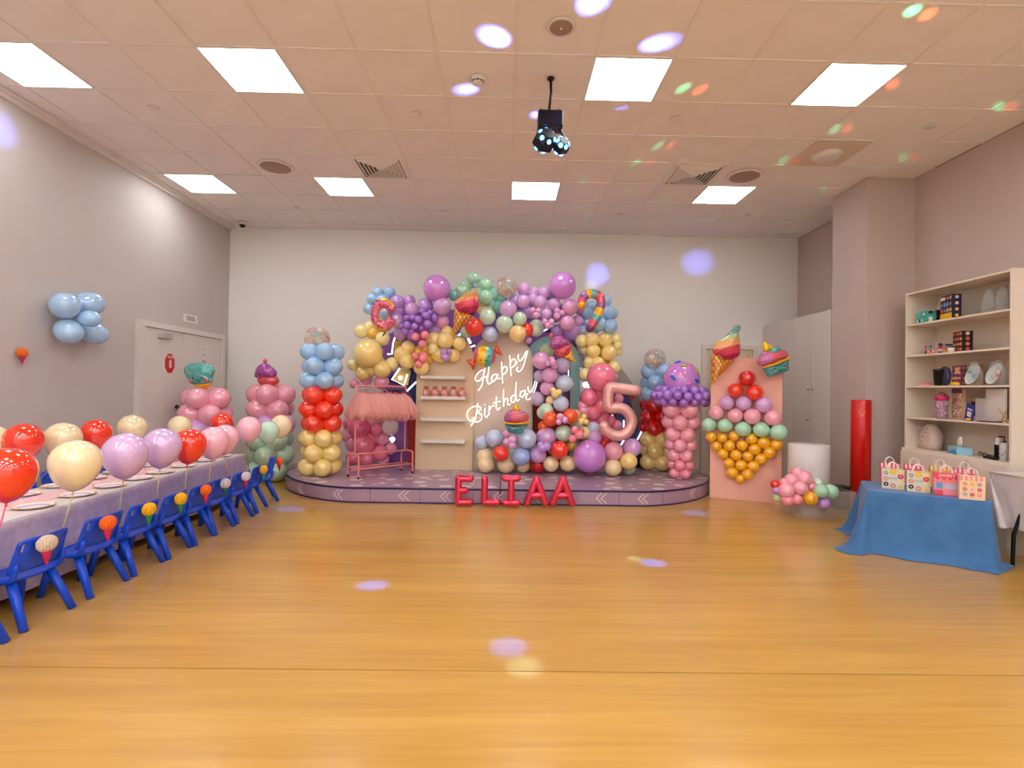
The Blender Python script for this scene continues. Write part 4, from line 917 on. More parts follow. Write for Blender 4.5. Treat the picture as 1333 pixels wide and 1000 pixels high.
for org, its in BRD:
    for u, v, r, k in its:
        px, py = org[0]+u/9.521, org[1]+v/9.521; d = ray(px, py)
        Rw = r/9.521/FPX*6.5*.95; O_ = Vector((b0.x, b0.y, 0)) + nb*Rw*.8
        tt = (O_-CAM).dot(nb)/d.dot(nb); P = CAM + d*tt
        balloon(bo, P, Rw, k, nb + Vector((random.uniform(-.3,.3),0,random.uniform(-.3,.3))), random.uniform(.98,1.06), label=NICE[k]+' balloon')

# plinth with balloons
pp = Vector((3.52, 5.98)); pz = thing('plinth', 'white cylindrical plinth beside the tall cabinets', 'plinth', (pp.x, pp.y, 0))
MB().lathe([(.215,0),(.215,.765),(.205,.78),(.001,.781)], 40, cap=True).build('drum', mat('plinth_white',(226,216,212),.4), pz)
ax = thing('acrylic_stand', 'clear acrylic box stand around the foot of the white plinth', 'stand', (3.52, 5.98, 0))
macr2 = mat('clear_acrylic_stand', (245,235,228), .05, alpha=.13)
b = MB()
for a_, b_ in (((-.28,-.36,0),(.3,-.352,.3)),((-.288,-.36,0),(-.28,.2,.3)),((.3,-.36,0),(.308,.2,.3))): b.box(a_, b_)
b.build('panel', macr2, ax)
pg = thing('plinth_balloons', 'small cluster of pink, yellow and mint balloons at the plinth foot', 'balloon cluster', (3.5, 5.6, 0))
for u, v, r, k, d in [(585,625,95,'palepink',2),(415,655,100,'palepink',2),(640,500,98,'palepink',1),(480,530,90,'palepink',1),(385,560,62,'flamingo',1),(430,770,82,'flamingo',2),(545,765,70,'flamingo',2.4),(712,750,92,'gold',2.4),(845,660,90,'mint',2.4),(965,670,98,'mint',1),(880,815,74,'lilac',2.2),
   (280,580,62,'red',.5),(300,650,60,'lilac',.8),(305,740,62,'olive',.5),(720,600,72,'flamingo',1),(640,700,90,'flamingo',.5),(800,560,70,'palemint',0),(560,440,80,'palepink',0)]:
    Y = 5.74-.06*d; P = atY(980+u/9.521, 570+v/9.521, Y); P.z = max(P.z, r/9.521/FPX*Y*.97)
    balloon(pg, P, r/9.521/FPX*Y*.97, k, (random.uniform(-.4,.4),-1,random.uniform(-.3,.3)), 1.05, label=NICE[k]+' balloon')

# ================================================================ RIGHT SIDE
cab = thing('tall_cabinet', 'tall white cupboard run with flat doors between the pier and back wall', 'cabinet', (4.165, 7.49, 0))
mcab = mat('cabinet_white', (214,202,192), .45)
MB().box((.02,-.88,0),(.55,.88,2.45)).build('body', mcab, cab)
ys = [-.88,-.44,0,.44,.88]
for k in range(4):
    dr = MB().box((0,ys[k]+.003,.06),(.018,ys[k+1]-.003,2.44)).build('door', mcab, cab)
    hy = ys[k+1]-.05 if k % 2 == 0 else ys[k]+.05
    for z in (1.42, 1.0) if k in (1,2) else (1.42,): MB().cyl((-.02,hy,z),(.0,hy,z),.012,8).build('knob', MCHR, dr)
t = thing('red_post', 'tall red padded post standing at the pier corner', 'post', (4.02, 5.83, 0))
mrp = mat('red_vinyl', (206,16,12), .3, coat=.3)
MB().lathe([(.001,0),(.1,0),(.1,1.29),(.094,1.3),(.001,1.3)], 24).build('pad', mrp, t)
b = MB(); 
for k in range(-3, 4):
    pass
mv = mat('orange_mark', (250,110,30), .5)
for s_ in (-1,1):
    b.add([(x, -sqrt(.1015**2-x*x), z) for x, z in ((s_*.0,.0),(s_*.022,.062),(s_*.034,.07),(s_*.026,.035),(s_*.008,-.012))], [(0,1,2,3,4)])
b.build('v_mark', mv, t, (0,0,1.12), (0,0,-radians(30)))
t = thing('speaker_box', 'small black box speaker on the floor beside the red post', 'speaker', (4.03, 6.2, 0), radians(-8))
MB().rbox((-.095,-.1,.0),(.095,.1,.26),.012).build('cabinet', MBLK, t)
MB().lathe([(.001,0),(.03,.006),(.075,.0),(.08,.008),(.085,0)], 20, M=Matrix.Translation((0,-.101,.13)) @ Matrix.Rotation(pi/2,4,'X')).build('driver', mat('driver_grey',(34,32,34),.6), t)
MB().tube(spline([(.05,-.09,.02),(.06,-.16,.006),(.0,-.24,.006),(-.06,-.3,.006)],5), .005, 6).build('cable', MBLK, t)

# shelf unit
X0 = 4.37; Y0_, Y1_ = 4.45, 5.63
su = thing('shelf_unit', 'tall cream open shelf unit with cupboards below, on the right wall', 'shelf unit', (X0, (Y0_+Y1_)/2, 0))
msu = mat('cream_laminate', (232,216,196), .45); hy = (Y1_-Y0_)/2
MB().box((.33,-hy,0),(.345,hy,2.475)).build('back_panel', msu, su)
for s_ in (-1,1): MB().box((0,s_*hy-.009,.79),(.33,s_*hy+.009,2.475)).build('side_panel', msu, su)
SH = {}
for k, z in enumerate((2.466,2.125,1.79,1.46,1.125)):
    MB().box((.002,-hy+.009,z-.018),(.33,hy-.009,z)).build('top_panel' if k == 0 else 'shelf', msu, su); SH[k] = z
bs = MB().box((-.02,-hy-.02,.0),(.33,hy+.02,.79)).build('base_cupboard', msu, su); SH[5] = .79
for k in range(3):
    w_ = (2*hy+.04)/3; y0 = -hy-.02+w_*k; dr = MB().box((-.038,y0+.003,.05),(-.021,y0+w_-.003,.76)).build('door', msu, su)
def sp_(px, k, X=4.5):     # point on shelf k at picture column px
    d = ray(px, 500); return Vector((X, X/d.x*d.y, SH[k]+.001))
def item(name, label, cat, px, k, X=4.5, rz=0, group=None): return thing(name, label, cat, tuple(sp_(px, k, X)), rz, group)
def printed_box(t, w_, d, h, base, dotcols, seed, top=None):
    rnd = random.Random(seed); MB().box((-w_/2,-d/2,0),(w_/2,d/2,h)).build('box_body', base, t)
    b = MB()
    for i in range(4):
        for j in range(max(2, int(4*h/w_*.9))):
            x = -w_/2+w_*(i+.5)/4; z = h*(j+.5)/max(2, int(4*h/w_*.9)); r_ = w_*.1*rnd.uniform(.7,1.15)
            b.lathe([(.001,.0),(r_,.0),(r_,.0015)], 10, rnd.choice(dotcols), False, Matrix.Translation((x,-d/2-.0005,z)) @ Matrix.Rotation(pi/2,4,'X'))
    for j in range(4): 
        r_ = d*.2; b.lathe([(.001,0),(r_,0),(r_,.0015)], 10, rnd.choice(dotcols), False, Matrix.Translation((w_/2+.0005,0,h*(j+.5)/4)) @ Matrix.Rotation(pi/2,4,'Y'))
    b.build('printed_shapes', PRINT, t)
FACE = -pi/2+radians(-14)  # local -y faces the room (-x), turned a little to the viewer
warm = [(230,130,90),(240,190,70),(240,200,190),(120,150,200),(220,90,80)]
mnb = mat('navy_box', (28,30,66), .45); mbb = mat('black_box_print', (30,24,30), .45); mtq = mat('teal_box', (70,170,150), .45)
t = item('toy_box', 'small teal and pink printed toy box on the topmost shelf', 'box', 1205, 1, 4.47, FACE); printed_box(t, .17, .1, .12, mtq, [(30,30,40),(240,240,240),(230,130,150),(90,200,170)], 3)
t = item('toy_box', 'dark narrow box between teal box and navy bag on the topmost shelf', 'box', 1221, 1, 4.56, FACE); printed_box(t, .12, .08, .13, mbb, [(200,110,80),(120,60,60)], 4)
t = item('gift_bag', 'navy bag printed with donuts and yellow base on the topmost shelf', 'bag', 1237, 1, 4.46, FACE); printed_box(t, .2, .08, .24, mnb, warm, 5)
MB().box((-.098,-.0435,.0),(.098,-.0415,.06)).build('yellow_band', myl, t); MB().box((-.09,-.0425,.2),(-.02,-.0415,.225)).build('label_patch', msw, t)
t = item('toy_box', 'small red and white printed box on the second shelf', 'box', 1217, 2, 4.5, FACE); printed_box(t, .19, .1, .105, mat('grey_pink_box',(200,150,150),.45), [(60,60,70),(240,230,230),(210,70,90),(100,190,160)], 6)
t = item('plastic_tub', 'clear plastic tub with dark lid on the second shelf', 'tub', 1233, 2, 4.6, FACE); MB().rbox((-.1,-.06,0),(.1,.06,.09),.015).build('tub', mat('clear_plastic',(200,195,190),.1,alpha=.4), t); MB().rbox((-.105,-.065,.088),(.105,.065,.1),.015).build('lid', mat('dark_teal',(40,60,70),.4), t)
t = item('gift_bag', 'black bag printed with treats on the second shelf', 'bag', 1253, 2, 4.48, FACE); printed_box(t, .15, .09, .2, mbb, warm, 7)
t = item('small_tub', 'tiny white tub on the second shelf front', 'tub', 1238, 2, 4.41); MB().lathe([(.001,0),(.026,0),(.03,.04),(.028,.042),(.001,.042)], 16).build('tub_body', msw, t)
for px, lab in ((1211,'left'),(1231,'right')): 
    t = item('orange_sweet', 'small orange sweet on the second shelf, %s one' % lab, 'sweet', px, 2, 4.4); MB().sphere((0,0,.012), .02, 10, 6, sc=(1,1.3,.6)).build('sweet', mat('orange_candy',(245,150,30),.4), t)
# crumpled clear bags
mbag = mat('crinkled_clear_wrap', (252,248,240), .35, alpha=.88)
_n = N(mbag, 'ShaderNodeTexVoronoi', Scale=26); _b = N(mbag, 'ShaderNodeBump', Strength=1, Distance=.03); lk(mbag, _n.outputs[0], _b.inputs['Height']); lk(mbag, _b.outputs[0], bsdf(mbag).inputs['Normal'])
def sack(t, w_, h, m, seed, name='bag_body', d=.6, nk=0):
    rnd = random.Random(seed); R = []; n_ = 20
    ph = [rnd.uniform(0,6) for _ in range(4)]
    for j in range(9):
        z = h*j/8; rr = w_/2*(.9+.15*sin(pi*j/8))*(1-.55*(j/8)**3)*(1 if j else .9)
        if nk and j > 6: rr *= .45
        R.append([(rr*(1+.09*sin(3*a+ph[0]+j*.4)+.07*sin(7*a+ph[1]+j))*cos(a), d*rr*(1+.1*sin(5*a+ph[2]+j))*sin(a), z+.006*sin(4*a+ph[3])*(j>0)) for a in [2*pi*q/n_ for q in range(n_)]])
    return MB().rings(R).build(name, m, t)
t = item('clear_bag', 'crumpled clear plastic bag on the topmost shelf, left one', 'bag', 1288, 1, 4.52, FACE); sack(t, .17, .23, mbag, 1)
t = item('clear_bag', 'crumpled clear plastic bag at the near end of the topmost shelf', 'bag', 1305, 1, 4.52, FACE); sack(t, .15, .24, mbag, 2)
t = item('clear_bag', 'flat clear plastic bag lying in the middle of the topmost shelf', 'bag', 1268, 1, 4.5, FACE); sack(t, .2, .03, mbag, 3)
# third shelf
t = item('pink_shell', 'small coral pink shell-shaped dish on the third shelf', 'dish', 1205, 3, 4.43); MB().sphere((0,0,.0), .07, 18, 8, sc=(.8,1,.38)).build('shell', mat('coral_plastic',(245,150,145),.4), t)
for q in range(-2,3): MB().tube([(-.05,0,.01),(-.02,q*.02,.03),(.03,q*.028,.022)], .004, 6).build('rib', _M['coral_plastic'], t)
t = item('travel_cup', 'black tapered travel cup on the third shelf', 'cup', 1221.5, 3, 4.42); MB().lathe([(.001,0),(.034,0),(.045,.15),(.047,.152)], 20).build('cup', MBLK, t); MB().lathe([(.047,.15),(.048,.165),(.04,.17),(.001,.171)], 20).build('lid', mat('dark_lid',(30,28,30),.2), t)
t = item('round_tin', 'dark blue-grey round object behind the black cup', 'tin', 1230, 3, 4.52, FACE); MB().lathe([(.001,-.02),(.075,-.02),(.08,-.01),(.08,.01),(.075,.02),(.001,.02)], 24, M=Matrix.Translation((0,0,.1)) @ Matrix.Rotation(pi/2,4,'X') @ Matrix.Diagonal((1,1.25,1,1))).build('tin', mat('slate',(80,80,105),.4), t)
t = item('card_box', 'purple patterned card pack on the third shelf', 'box', 1248, 3, 4.52, FACE); printed_box(t, .15, .04, .2, mat('plum_box',(130,60,90),.5), [(230,210,200),(240,160,80),(170,90,130)], 11); MB().box((-.02,-.0225,.12),(.05,-.021,.18)).build('window', mat('peach_card',(240,190,150),.5), t)
t = item('yellow_packet', 'yellow and white paper toy in front of the purple pack', 'packet', 1243, 3, 4.41); MB().sphere((0,0,.015),.05,12,6,sc=(.5,1,.45)).build('packet', myl, t)
t = item('kraft_bag', 'brown kraft paper bag behind the wrapped plates', 'bag', 1268, 3, 4.6, FACE); MB().box((-.09,-.03,0),(.09,.03,.21)).build('bag_body', mat('kraft',(196,150,110),.7), t); MB().box((-.08,-.0315,.03),(.06,-.0305,.2)).build('white_card', msw, t)
rb = [(120,190,190),(230,120,140),(240,190,90),(150,200,220),(250,240,230)]
for px, lab, s_ in ((1269,'rainbow print paper plates in clear wrap beside the purple pack',1),(1297,'rainbow print paper plates in clear wrap at the near end of the third shelf',2)):
    t = item('wrapped_plates', lab, 'plates', px, 3, 4.45, FACE)
    b = MB(); rnd = random.Random(s_)
    b.lathe([(.001,0),(.085,.004),(.1,.018)], 28, (205,215,210), M=Matrix.Translation((0,-.005,.1)) @ Matrix.Rotation(radians(72),4,'X'))
    for q in range(9): b.sphere((rnd.uniform(-.055,.055),-.018,.1+rnd.uniform(-.05,.055)), rnd.uniform(.012,.022), 8, 5, rnd.choice(rb), (1,.3,1))
    b.build('plate_stack', PRINT, t); sack(t, .22, .22, mat('thin_wrap',(235,230,225),.1,alpha=.18), s_+20, 'wrap', .3)
# fourth shelf
t = item('tumbler', 'pink and glitter tumbler with magenta lid on the fourth shelf', 'bottle', 1226, 4, 4.43)
mgl = attr_mat('glitter_print', .4); b = MB(); b.lathe([(.001,0),(.05,0),(.052,.03),(.052,.19)], 24, (170,130,150))
for q in range(60): a = random.uniform(0,2*pi); b.sphere((.052*cos(a),.052*sin(a),random.uniform(.02,.18)), .006, 5, 3, random.choice([(230,200,210),(120,80,120),(240,240,240)]))
b.build('cup', mgl, t); MB().lathe([(.056,.185),(.062,.2),(.055,.235),(.03,.245),(.001,.246)], 24).build('lid', mat('magenta_lid',(196,40,90),.3), t); MB().tube([(-.045,0,.235),(-.02,0,.262),(.02,0,.262),(.045,0,.235)],.008,8).build('loop_handle', mat('grey_handle',(90,100,100),.4), t)
t = item('treat_bag', 'tall beige and brown speckled treat bag on the fourth shelf', 'bag', 1248, 4, 4.5, FACE); b = MB().box((-.085,-.015,0),(.085,.015,.31),(205,165,140))
for q in range(130): b.sphere((random.uniform(-.075,.075),-.0155,random.uniform(.01,.25)), random.uniform(.006,.011), 5, 3, random.choice([(130,70,60),(240,220,200),(170,110,90),(220,150,120)]), (1,.25,1))
b.build('bag_body', PRINT, t); MB().box((-.086,-.0165,.26),(.086,-.0150,.31)).build('header_card', mat('plum_card',(110,60,75),.5), t)
t = item('price_card', 'blue card with white square panel leaning on the fourth shelf', 'card', 1261, 4, 4.4, FACE); c_ = MB().box((-.06,-.003,0),(.06,.003,.16)).build('card', mat('royal_blue',(40,60,150),.5), t); c_.rotation_euler.y = .25; MB().box((-.03,-.005,.04),(.03,-.003,.09)).box((-.035,-.005,.105),(.035,-.003,.118)).build('white_panel', msw, t, None, (0,.25,0))
t = item('photo_frame', 'small wooden picture frame behind the blue card', 'frame', 1271, 4, 4.58, FACE); MB().box((-.09,-.008,0),(.09,.008,.22)).build('frame', mat('pale_wood',(214,190,150),.6), t); MB().box((-.06,-.0095,.04),(.07,-.008,.18)).build('picture', mat('dark_brown',(70,40,30),.6), t)
for px, w_, h, X, lab in ((1280,.2,.21,4.5,'small white canvas board behind the large one'),(1297,.26,.30,4.44,'large white canvas board on the fourth shelf')):
    t = item('canvas_board', lab, 'canvas', px, 4, X, FACE); MB().box((-w_/2,-.008,0),(w_/2,.008,h)).build('canvas', mat('canvas_white',(222,212,204),.7), t)
t = item('black_tray', 'flat black tray under the large canvas board', 'tray', 1288, 4, 4.39); MB().rbox((-.02,-.11,0),(.05,.11,.008),.01).build('tray', MBLK, t)
t = item('wooden_easel', 'small wooden easel at the near end of the fourth shelf', 'easel', 1307, 4, 4.40); b = MB(); b.tube([(0,-.05,.006),(0,.05,.12)],.006,6).tube([(0,.03,.006),(0,-.02,.11)],.006,6).tube([(0,-.06,.03),(0,.06,.012)],.006,6); b.build('easel_leg', mat('easel_wood',(205,165,115),.6), t)
t = item('orange_sweet', 'small orange sweet in front of the blue card', 'sweet', 1261, 4, 4.385); MB().sphere((0,0,.013), .022, 10, 6, sc=(1,1.3,.6)).build('sweet', _M['orange_candy'], t)
t = item('white_bottle', 'tiny white bottle beside the tumbler', 'bottle', 1220, 4, 4.4); MB().lathe([(.001,0),(.014,0),(.014,.04),(.009,.045),(.009,.055),(.001,.056)], 12).build('bottle', msw, t)
# ledge
t = item('drawstring_sack', 'beige fabric sack with pink print on the cupboard ledge', 'sack', 1212, 5, 4.52, FACE); msk = mat('beige_fabric',(206,182,166),.85); noise_color(msk, (200,172,158), (214,192,178), ns=14, bump=.4, bdist=.02); sack(t, .31, .27, msk, 44, 'sack_body', .55, 0)
b = MB()
for q in range(9): b.sphere((-.02+.016*q,-.088+.004*(q%2),.05+.014*q+.03*(q%3)), .009, 8, 5, [(214,140,146),(196,120,120),(120,84,84)][q%3], (1.4,.3,.7))
b.build('printed_shapes', PRINT, t)['kind'] = 'stuff'; MB().tube(spline([(-.05,-.06,.22),(-.12,-.09,.27),(-.16,-.06,.24),(-.08,-.05,.21)],4),.006,6).build('drawstring', msk, t)
t = item('tissue_box', 'blue and white tissue box with a tissue on the cupboard ledge', 'tissue box', 1250, 5, 4.46, FACE-.2)
MB().box((-.125,-.06,0),(.125,.06,.07)).build('box_body', mat('tissue_blue',(150,200,220),.5), t); MB().box((-.125,-.061,.0),(.125,-.06,.022)).box((-.02,-.0612,.0),(.1,-.0605,.04)).build('blue_band', mat('cyan_print',(40,150,200),.5), t)
b = MB(); R = []
for j in range(5): z = .07+.025*j; R.append([((.03+.02*sin(j*1.1))*(1+.3*sin(3*a+j))*cos(a)+.006*j, .014*(1+.3*sin(2*a))*sin(a), z) for a in [2*pi*q/14 for q in range(14)]])
b.rings(R).build('tissue', msw, t)
t = item('eye_glasses', 'dark glasses lying on the cupboard ledge beside the tissue box', 'glasses', 1280, 5, 4.5, FACE)
b = MB()
for s_ in (-1,1): b.tube([(s_*.032+.026*cos(a), .0, .025+.02*sin(a)) for a in [2*pi*q/12 for q in range(12)]], .003, 6, closed=True)
b.tube([(-.006,0,.03),(.006,0,.03)],.003,6).tube([(-.06,0,.03),(-.06,.1,.008)],.003,6).tube([(.06,0,.03),(.06,.1,.008)],.003,6); b.build('frame', MBLK, t)
t = item('phone_dock', 'low black device on the near end of the ledge', 'device', 1292, 5, 4.42, FACE); MB().rbox((-.08,-.03,0),(.08,.03,.025),.008).build('device_body', MBLK, t)
t = item('spray_bottle', 'black bottle with white cap on the near end of the ledge', 'bottle', 1300, 5, 4.5); MB().lathe([(.001,0),(.028,0),(.028,.13)], 16).build('bottle', MBLK, t); MB().lathe([(.024,.13),(.024,.19),(.001,.191)], 16).build('cap', msw, t)
t = item('pump_bottle', 'patterned pump bottle at the near end of the ledge', 'bottle', 1308, 5, 4.43)
b = MB(); b.lathe([(.001,0),(.034,0),(.034,.14),(.015,.16)], 18, (205,200,195))
for q in range(30): a = random.uniform(0,2*pi); b.sphere((.034*cos(a),.034*sin(a),random.uniform(.01,.13)), .007, 5, 3, random.choice([(60,50,50),(120,130,120)]))
b.build('bottle', mgl, t); MB().lathe([(.016,.158),(.016,.175),(.005,.178),(.005,.21)],12).tube([(0,0,.21),(-.04,.01,.212)],.006,6).build('pump', MBLK, t)

# ---------------------------------------------------------------- cloths
def drape(rim, z1, z0, flare, amp, waves, m, name='cloth', parent=None, loc=None, rim_r=.02, seed=1, corner=.6, top=True, rows=10, puddle=0):
    """cloth over a polygon top (rim: xy corners, counter-clockwise) with hanging folded sides"""
    rnd = random.Random(seed); pts = []; nper = 26
    cx = sum(p[0] for p in rim)/len(rim); cy = sum(p[1] for p in rim)/len(rim)
    for i, p in enumerate(rim):
        q = rim[(i+1) % len(rim)]; e = Vector((q[0]-p[0], q[1]-p[1])); n_ = max(6, int(e.length*nper)); en = e.normalized(); nr = Vector((en.y, -en.x))
        pv = Vector(rim[i-1]); pn = Vector((p[0]-pv.x, p[1]-pv.y)).normalized(); nprev = Vector((pn.y, -pn.x))
        for k in range(5):
            t_ = k/5; nn_ = (nprev*(1-t_)+nr*t_).normalized(); pts.append((Vector(p), nn_, 1-abs(t_-.5)*.6))
        for k in range(n_): pts.append((Vector(p)+e*(k/n_), nr, 0 if .12 < k/n_ < .88 else .0))
    N_ = len(pts); R = []
    ph = [rnd.uniform(0,6) for _ in range(3)]
    for j in range(rows+1):
        t_ = j/rows; ring = []
        for q, (p, nn_, c_) in enumerate(pts):
            s_ = q/N_*2*pi
            fold = amp*t_*(sin(waves*s_+ph[0])+.5*sin(waves*2.3*s_+ph[1])+.3*sin(waves*4.1*s_+ph[2]+t_))
            o_ = rim_r + flare*t_**1.15*(1+corner*c_) + fold*(1+1.2*c_)
            z = z1-rim_r*.3-(z1-z0)*t_
            if puddle and t_ > .86: o_ += puddle*(t_-.86)/.14*(1+.6*sin(waves*1.7*s_+ph[1])); z = z0+(z-z0)*.5
            ring.append((p.x+nn_.x*o_, p.y+nn_.y*o_, z))
        R.append(ring)
    b = MB(); b.rings([[(p.x,p.y,z1) for p,_,_ in pts],[(p.x+n_.x*rim_r*.8,p.y+n_.y*rim_r*.8,z1-.002) for p,n_,_ in pts]]+R, None, True, False)
    if top: b.add([(p.x,p.y,z1) for p,_,_ in pts], [tuple(range(N_))], None, False)
    o = b.build(name, m, parent, loc); return o
# blue table on the right
rim = [(3.18,4.50),(3.86,4.09),(4.17,4.60),(3.49,5.03)]
bt = thing('low_table', 'low folding table hidden under the blue cloth', 'table', (3.675,4.555,0))
MB().poly([(0,0)],0,0) if False else None
rl = [(x-3.675, y-4.555) for x, y in rim]
MB().rings([[(x,y,.49) for x,y in rl],[(x,y,.518) for x,y in rl]], None, False, True).build('tabletop', MWM, bt)
for x, y in rl: MB().cyl((x*.85,y*.85,0),(x*.85,y*.85,.49),.014,8).build('leg', MCHR, bt)
mbc = mat('blue_cloth', (70,128,186), .75); noise_color(mbc, (52,100,150), (64,116,168), ns=6, bump=.25, bdist=.02); bsdf(mbc).inputs['Sheen Weight'].default_value = .2
o = drape(rim, .522, .006, .055, .02, 5, mbc, 'blue_tablecloth', rim_r=.012, seed=4, corner=1.3, puddle=.06); o['label'] = 'blue tablecloth draped to the floor over a low table'; o['category'] = 'tablecloth'
# white table at the right edge
rw = [(4.0,4.24),(4.12,2.9),(4.68,2.95),(4.60,4.32)]
rw = [(4.02,4.28),(4.08,2.7),(4.66,2.72),(4.62,4.30)]
wt = thing('folding_table', 'folding table with black legs under a white cloth at the right edge', 'table', (4.34,3.5,0))
MB().box((-.28,-.76,.70),(.28,.76,.725)).build('tabletop', MWM, wt)
for y_ in (.62,-.62):
    for x_ in (-.24,.24): MB().tube([(x_,y_-.12,.7),(x_,y_+.02,.25),(x_,y_+.03,.0)], .014, 8).build('leg', MBLK, wt)
mwc = mat('white_cloth', (218,206,206), .7); noise_color(mwc, (214,200,200), (222,211,210), ns=5, bump=.35, bdist=.02)
rw.reverse()
o = drape(rw, .735, .30, .07, .014, 9, mwc, 'white_tablecloth', rim_r=.012, seed=6, corner=1.2); o['label'] = 'white tablecloth on the folding table at the right edge'; o['category'] = 'tablecloth'

# gift bags on the blue table
ab_ = atan2(-.41,.68)
def gift_bag(label, P, style, w_=.155, h=.185, d=.07, rz=ab_, group=None):
    base = dict(donut=(214,212,196), sweet=(240,140,150), dots=(240,200,170), pink=(236,90,120), stripe=(236,170,60))[style]
    t = thing('gift_bag', label, 'gift bag', P, rz, group)
    m_ = mat('paper_'+style, base, .5)
    MB().rings([[(-w_/2,-d/2,0),(w_/2,-d/2,0),(w_/2,d/2,0),(-w_/2,d/2,0)],[(-w_/2,-d/2,h),(w_/2,-d/2,h),(w_/2,d/2,h),(-w_/2,d/2,h)],[(-w_/2+.003,-d/2+.003,h),(w_/2-.003,-d/2+.003,h),(w_/2-.003,d/2-.003,h),(-w_/2+.003,d/2-.003,h)],[(-w_/2+.003,-d/2+.003,h*.3),(w_/2-.003,-d/2+.003,h*.3),(w_/2-.003,d/2-.003,h*.3),(-w_/2+.003,d/2-.003,h*.3)]], None, False, True).build('bag_body', m_, t)
    mh = mat('paper_handle', (240,225,215), .6)
    for s_ in (-1,1): MB().tube(spline([(-w_*.22,s_*d/2*.9,h-.01),(-w_*.2,s_*d/2*.8,h+.035),(0,s_*d/2*.5,h+.06),(w_*.2,s_*d/2*.8,h+.035),(w_*.22,s_*d/2*.9,h-.01)],4), .004, 6).build('handle', mh, t)
    b = MB()
    def don(x, z, r_, c, hole=True):
        M_ = Matrix.Translation((x,-d/2-.001,z)) @ Matrix.Rotation(pi/2,4,'X')
        b.lathe([(.3*r_,0),(.36*r_,.003),(r_*.9,.003),(r_,0)] if hole else [(.001,.002),(r_,.001)], 14, c, False, M_)
    if style == 'donut':
        for x, z, r_, c in ((-.052,.14,.018,(150,160,140)),(-.052,.09,.02,(240,150,120)),(-.052,.042,.019,(90,30,25)),(0,.15,.024,(248,195,20)),(.052,.152,.019,(250,215,130)),(.052,.115,.022,(232,70,80)),(.052,.068,.02,(245,215,140)),(.0,.03,.022,(235,140,120)),(.055,.022,.017,(245,190,20))): don(x, z, r_, c)
        text('SUGAR', .02, mgt, t, (0,-d/2-.002,.095), (pi/2,0,0), ext=.0005)
        b.box((-w_/2+.01,-d/2-.0005,h-.006),(w_/2-.005,-d/2,h),(235,180,30))
    elif style == 'sweet':
        b.box((-w_/2,-d/2-.001,h*.78),(w_/2,-d/2,h),(230,60,85)); b.box((-w_/2,-d/2-.001,0),(-w_*.15,-d/2,h*.25),(232,80,100)); b.box((-w_*.42,-d/2-.001,h*.3),(-w_*.17,-d/2,h*.58),(90,160,210)); b.box((-w_*.08,-d/2-.001,h*.3),(w_*.42,-d/2,h*.55),(190,180,200)); b.box((-w_/2,-d/2-.001,0),(w_/2,-d/2,h*.05),(220,80,150))
        for q in range(4): don(-w_*.36+w_*.24*q, h*.77, .013, (230,60,85), False)
        text('SWEET', .036, msw, t, (0,-d/2-.003,h*.88), (pi/2,0,0), ext=.0005); text('DONUT', .024, mat('orange_ink',(235,140,50),.5), t, (0,-d/2-.002,h*.66), (pi/2,0,0), ext=.0005)
    elif style == 'dots':
        cs = [(225,150,90),(245,190,40),(150,170,175),(235,110,60),(240,180,190),(225,90,100),(160,180,190),(190,90,60),(235,150,130)]
        for i in range(9): don((-.045+.045*(i%3)), .125-.042*(i//3), .0145, cs[i])
        for q in range(5): b.box((-w_/2+.031*q+.004,-d/2-.001,h*.8),(-w_/2+.031*q+.02,-d/2,h),(232,150,140))
    else:
        for q in range(5): b.box((-w_/2+.031*q+.004,-d/2-.001,h*.8),(-w_/2+.031*q+.018,-d/2,h),(245,220,200))
    if b.v: b.build('printed_front', PRINT, t)
    return t
ztb = .524
for px, py, st_, lab, w_ in ((1163,640,'donut','donut print gift bag, front row, leftmost on the blue table',.16),(1196,644,'donut','donut print gift bag, front row, right beside its leftmost twin',.16),(1233,649,'sweet','pink gift bag lettered SWEET DONUT on the blue table front row',.17),(1266,654,'dots','peach gift bag with nine small donuts on the blue table front row',.16)):
    P = atZ(px, py-3, ztb); P = P + Vector((.02,.035,0)); gift_bag(lab, tuple(P), st_, w_=w_*1.0, h=.175 if st_ == 'donut' else .19)
for px, py, st_, lab in ((1160,629,'pink','pink gift bag behind the leftmost donut bag'),(1192,631,'pink','pink gift bag behind the second donut bag'),(1226,634,'stripe','yellow-topped gift bag behind the pink lettered bag'),(1258,638,'pink','pink gift bag behind the nine-donut bag')):
    P = atZ(px, py, ztb); P = P+Vector((.03,.06,0)); gift_bag(lab, tuple(P), st_, w_=.15, h=.18)

# ================================================================ LEFT: LONG PARTY TABLE
TZ = .52; ta_ = atan2(-.22, 3.18)            # table edge runs slightly to the left
E0 = Vector((-2.86, 2.25)); E1 = Vector((-3.135, 6.35)); td = (E1-E0).normalized(); tn = Vector((-td.y, td.x)); TW = .66
E0 = E0 - td*1.3
if tn.x > 0: tn = -tn
rim = [tuple(E0), tuple(E1), tuple(E1+tn*TW), tuple(E0+tn*TW)]
pt = thing('party_table', 'long low table for the children under a pale lilac cloth', 'table', (*( (E0+E1)/2+tn*TW/2), 0), atan2(td.y, td.x)-pi/2)
Lt = (E1-E0).length
MB().box((-TW/2,-Lt/2,TZ-.03),(TW/2,Lt/2,TZ-.003)).build('tabletop', MWM, pt)
for q in range(5):
    for s_ in (-1,1): MB().cyl((s_*TW*.3,-Lt/2+.3+q*(Lt-.6)/4,0),(s_*TW*.3,-Lt/2+.3+q*(Lt-.6)/4,TZ-.03),.016,8).build('leg', MBLK, pt)
mtc = mat('lilac_glitter_cloth', (198,176,196), .4, coat=.4); noise_color(mtc, (188,166,190), (212,192,206), ns=18, det=5, bump=.3, bdist=.01)
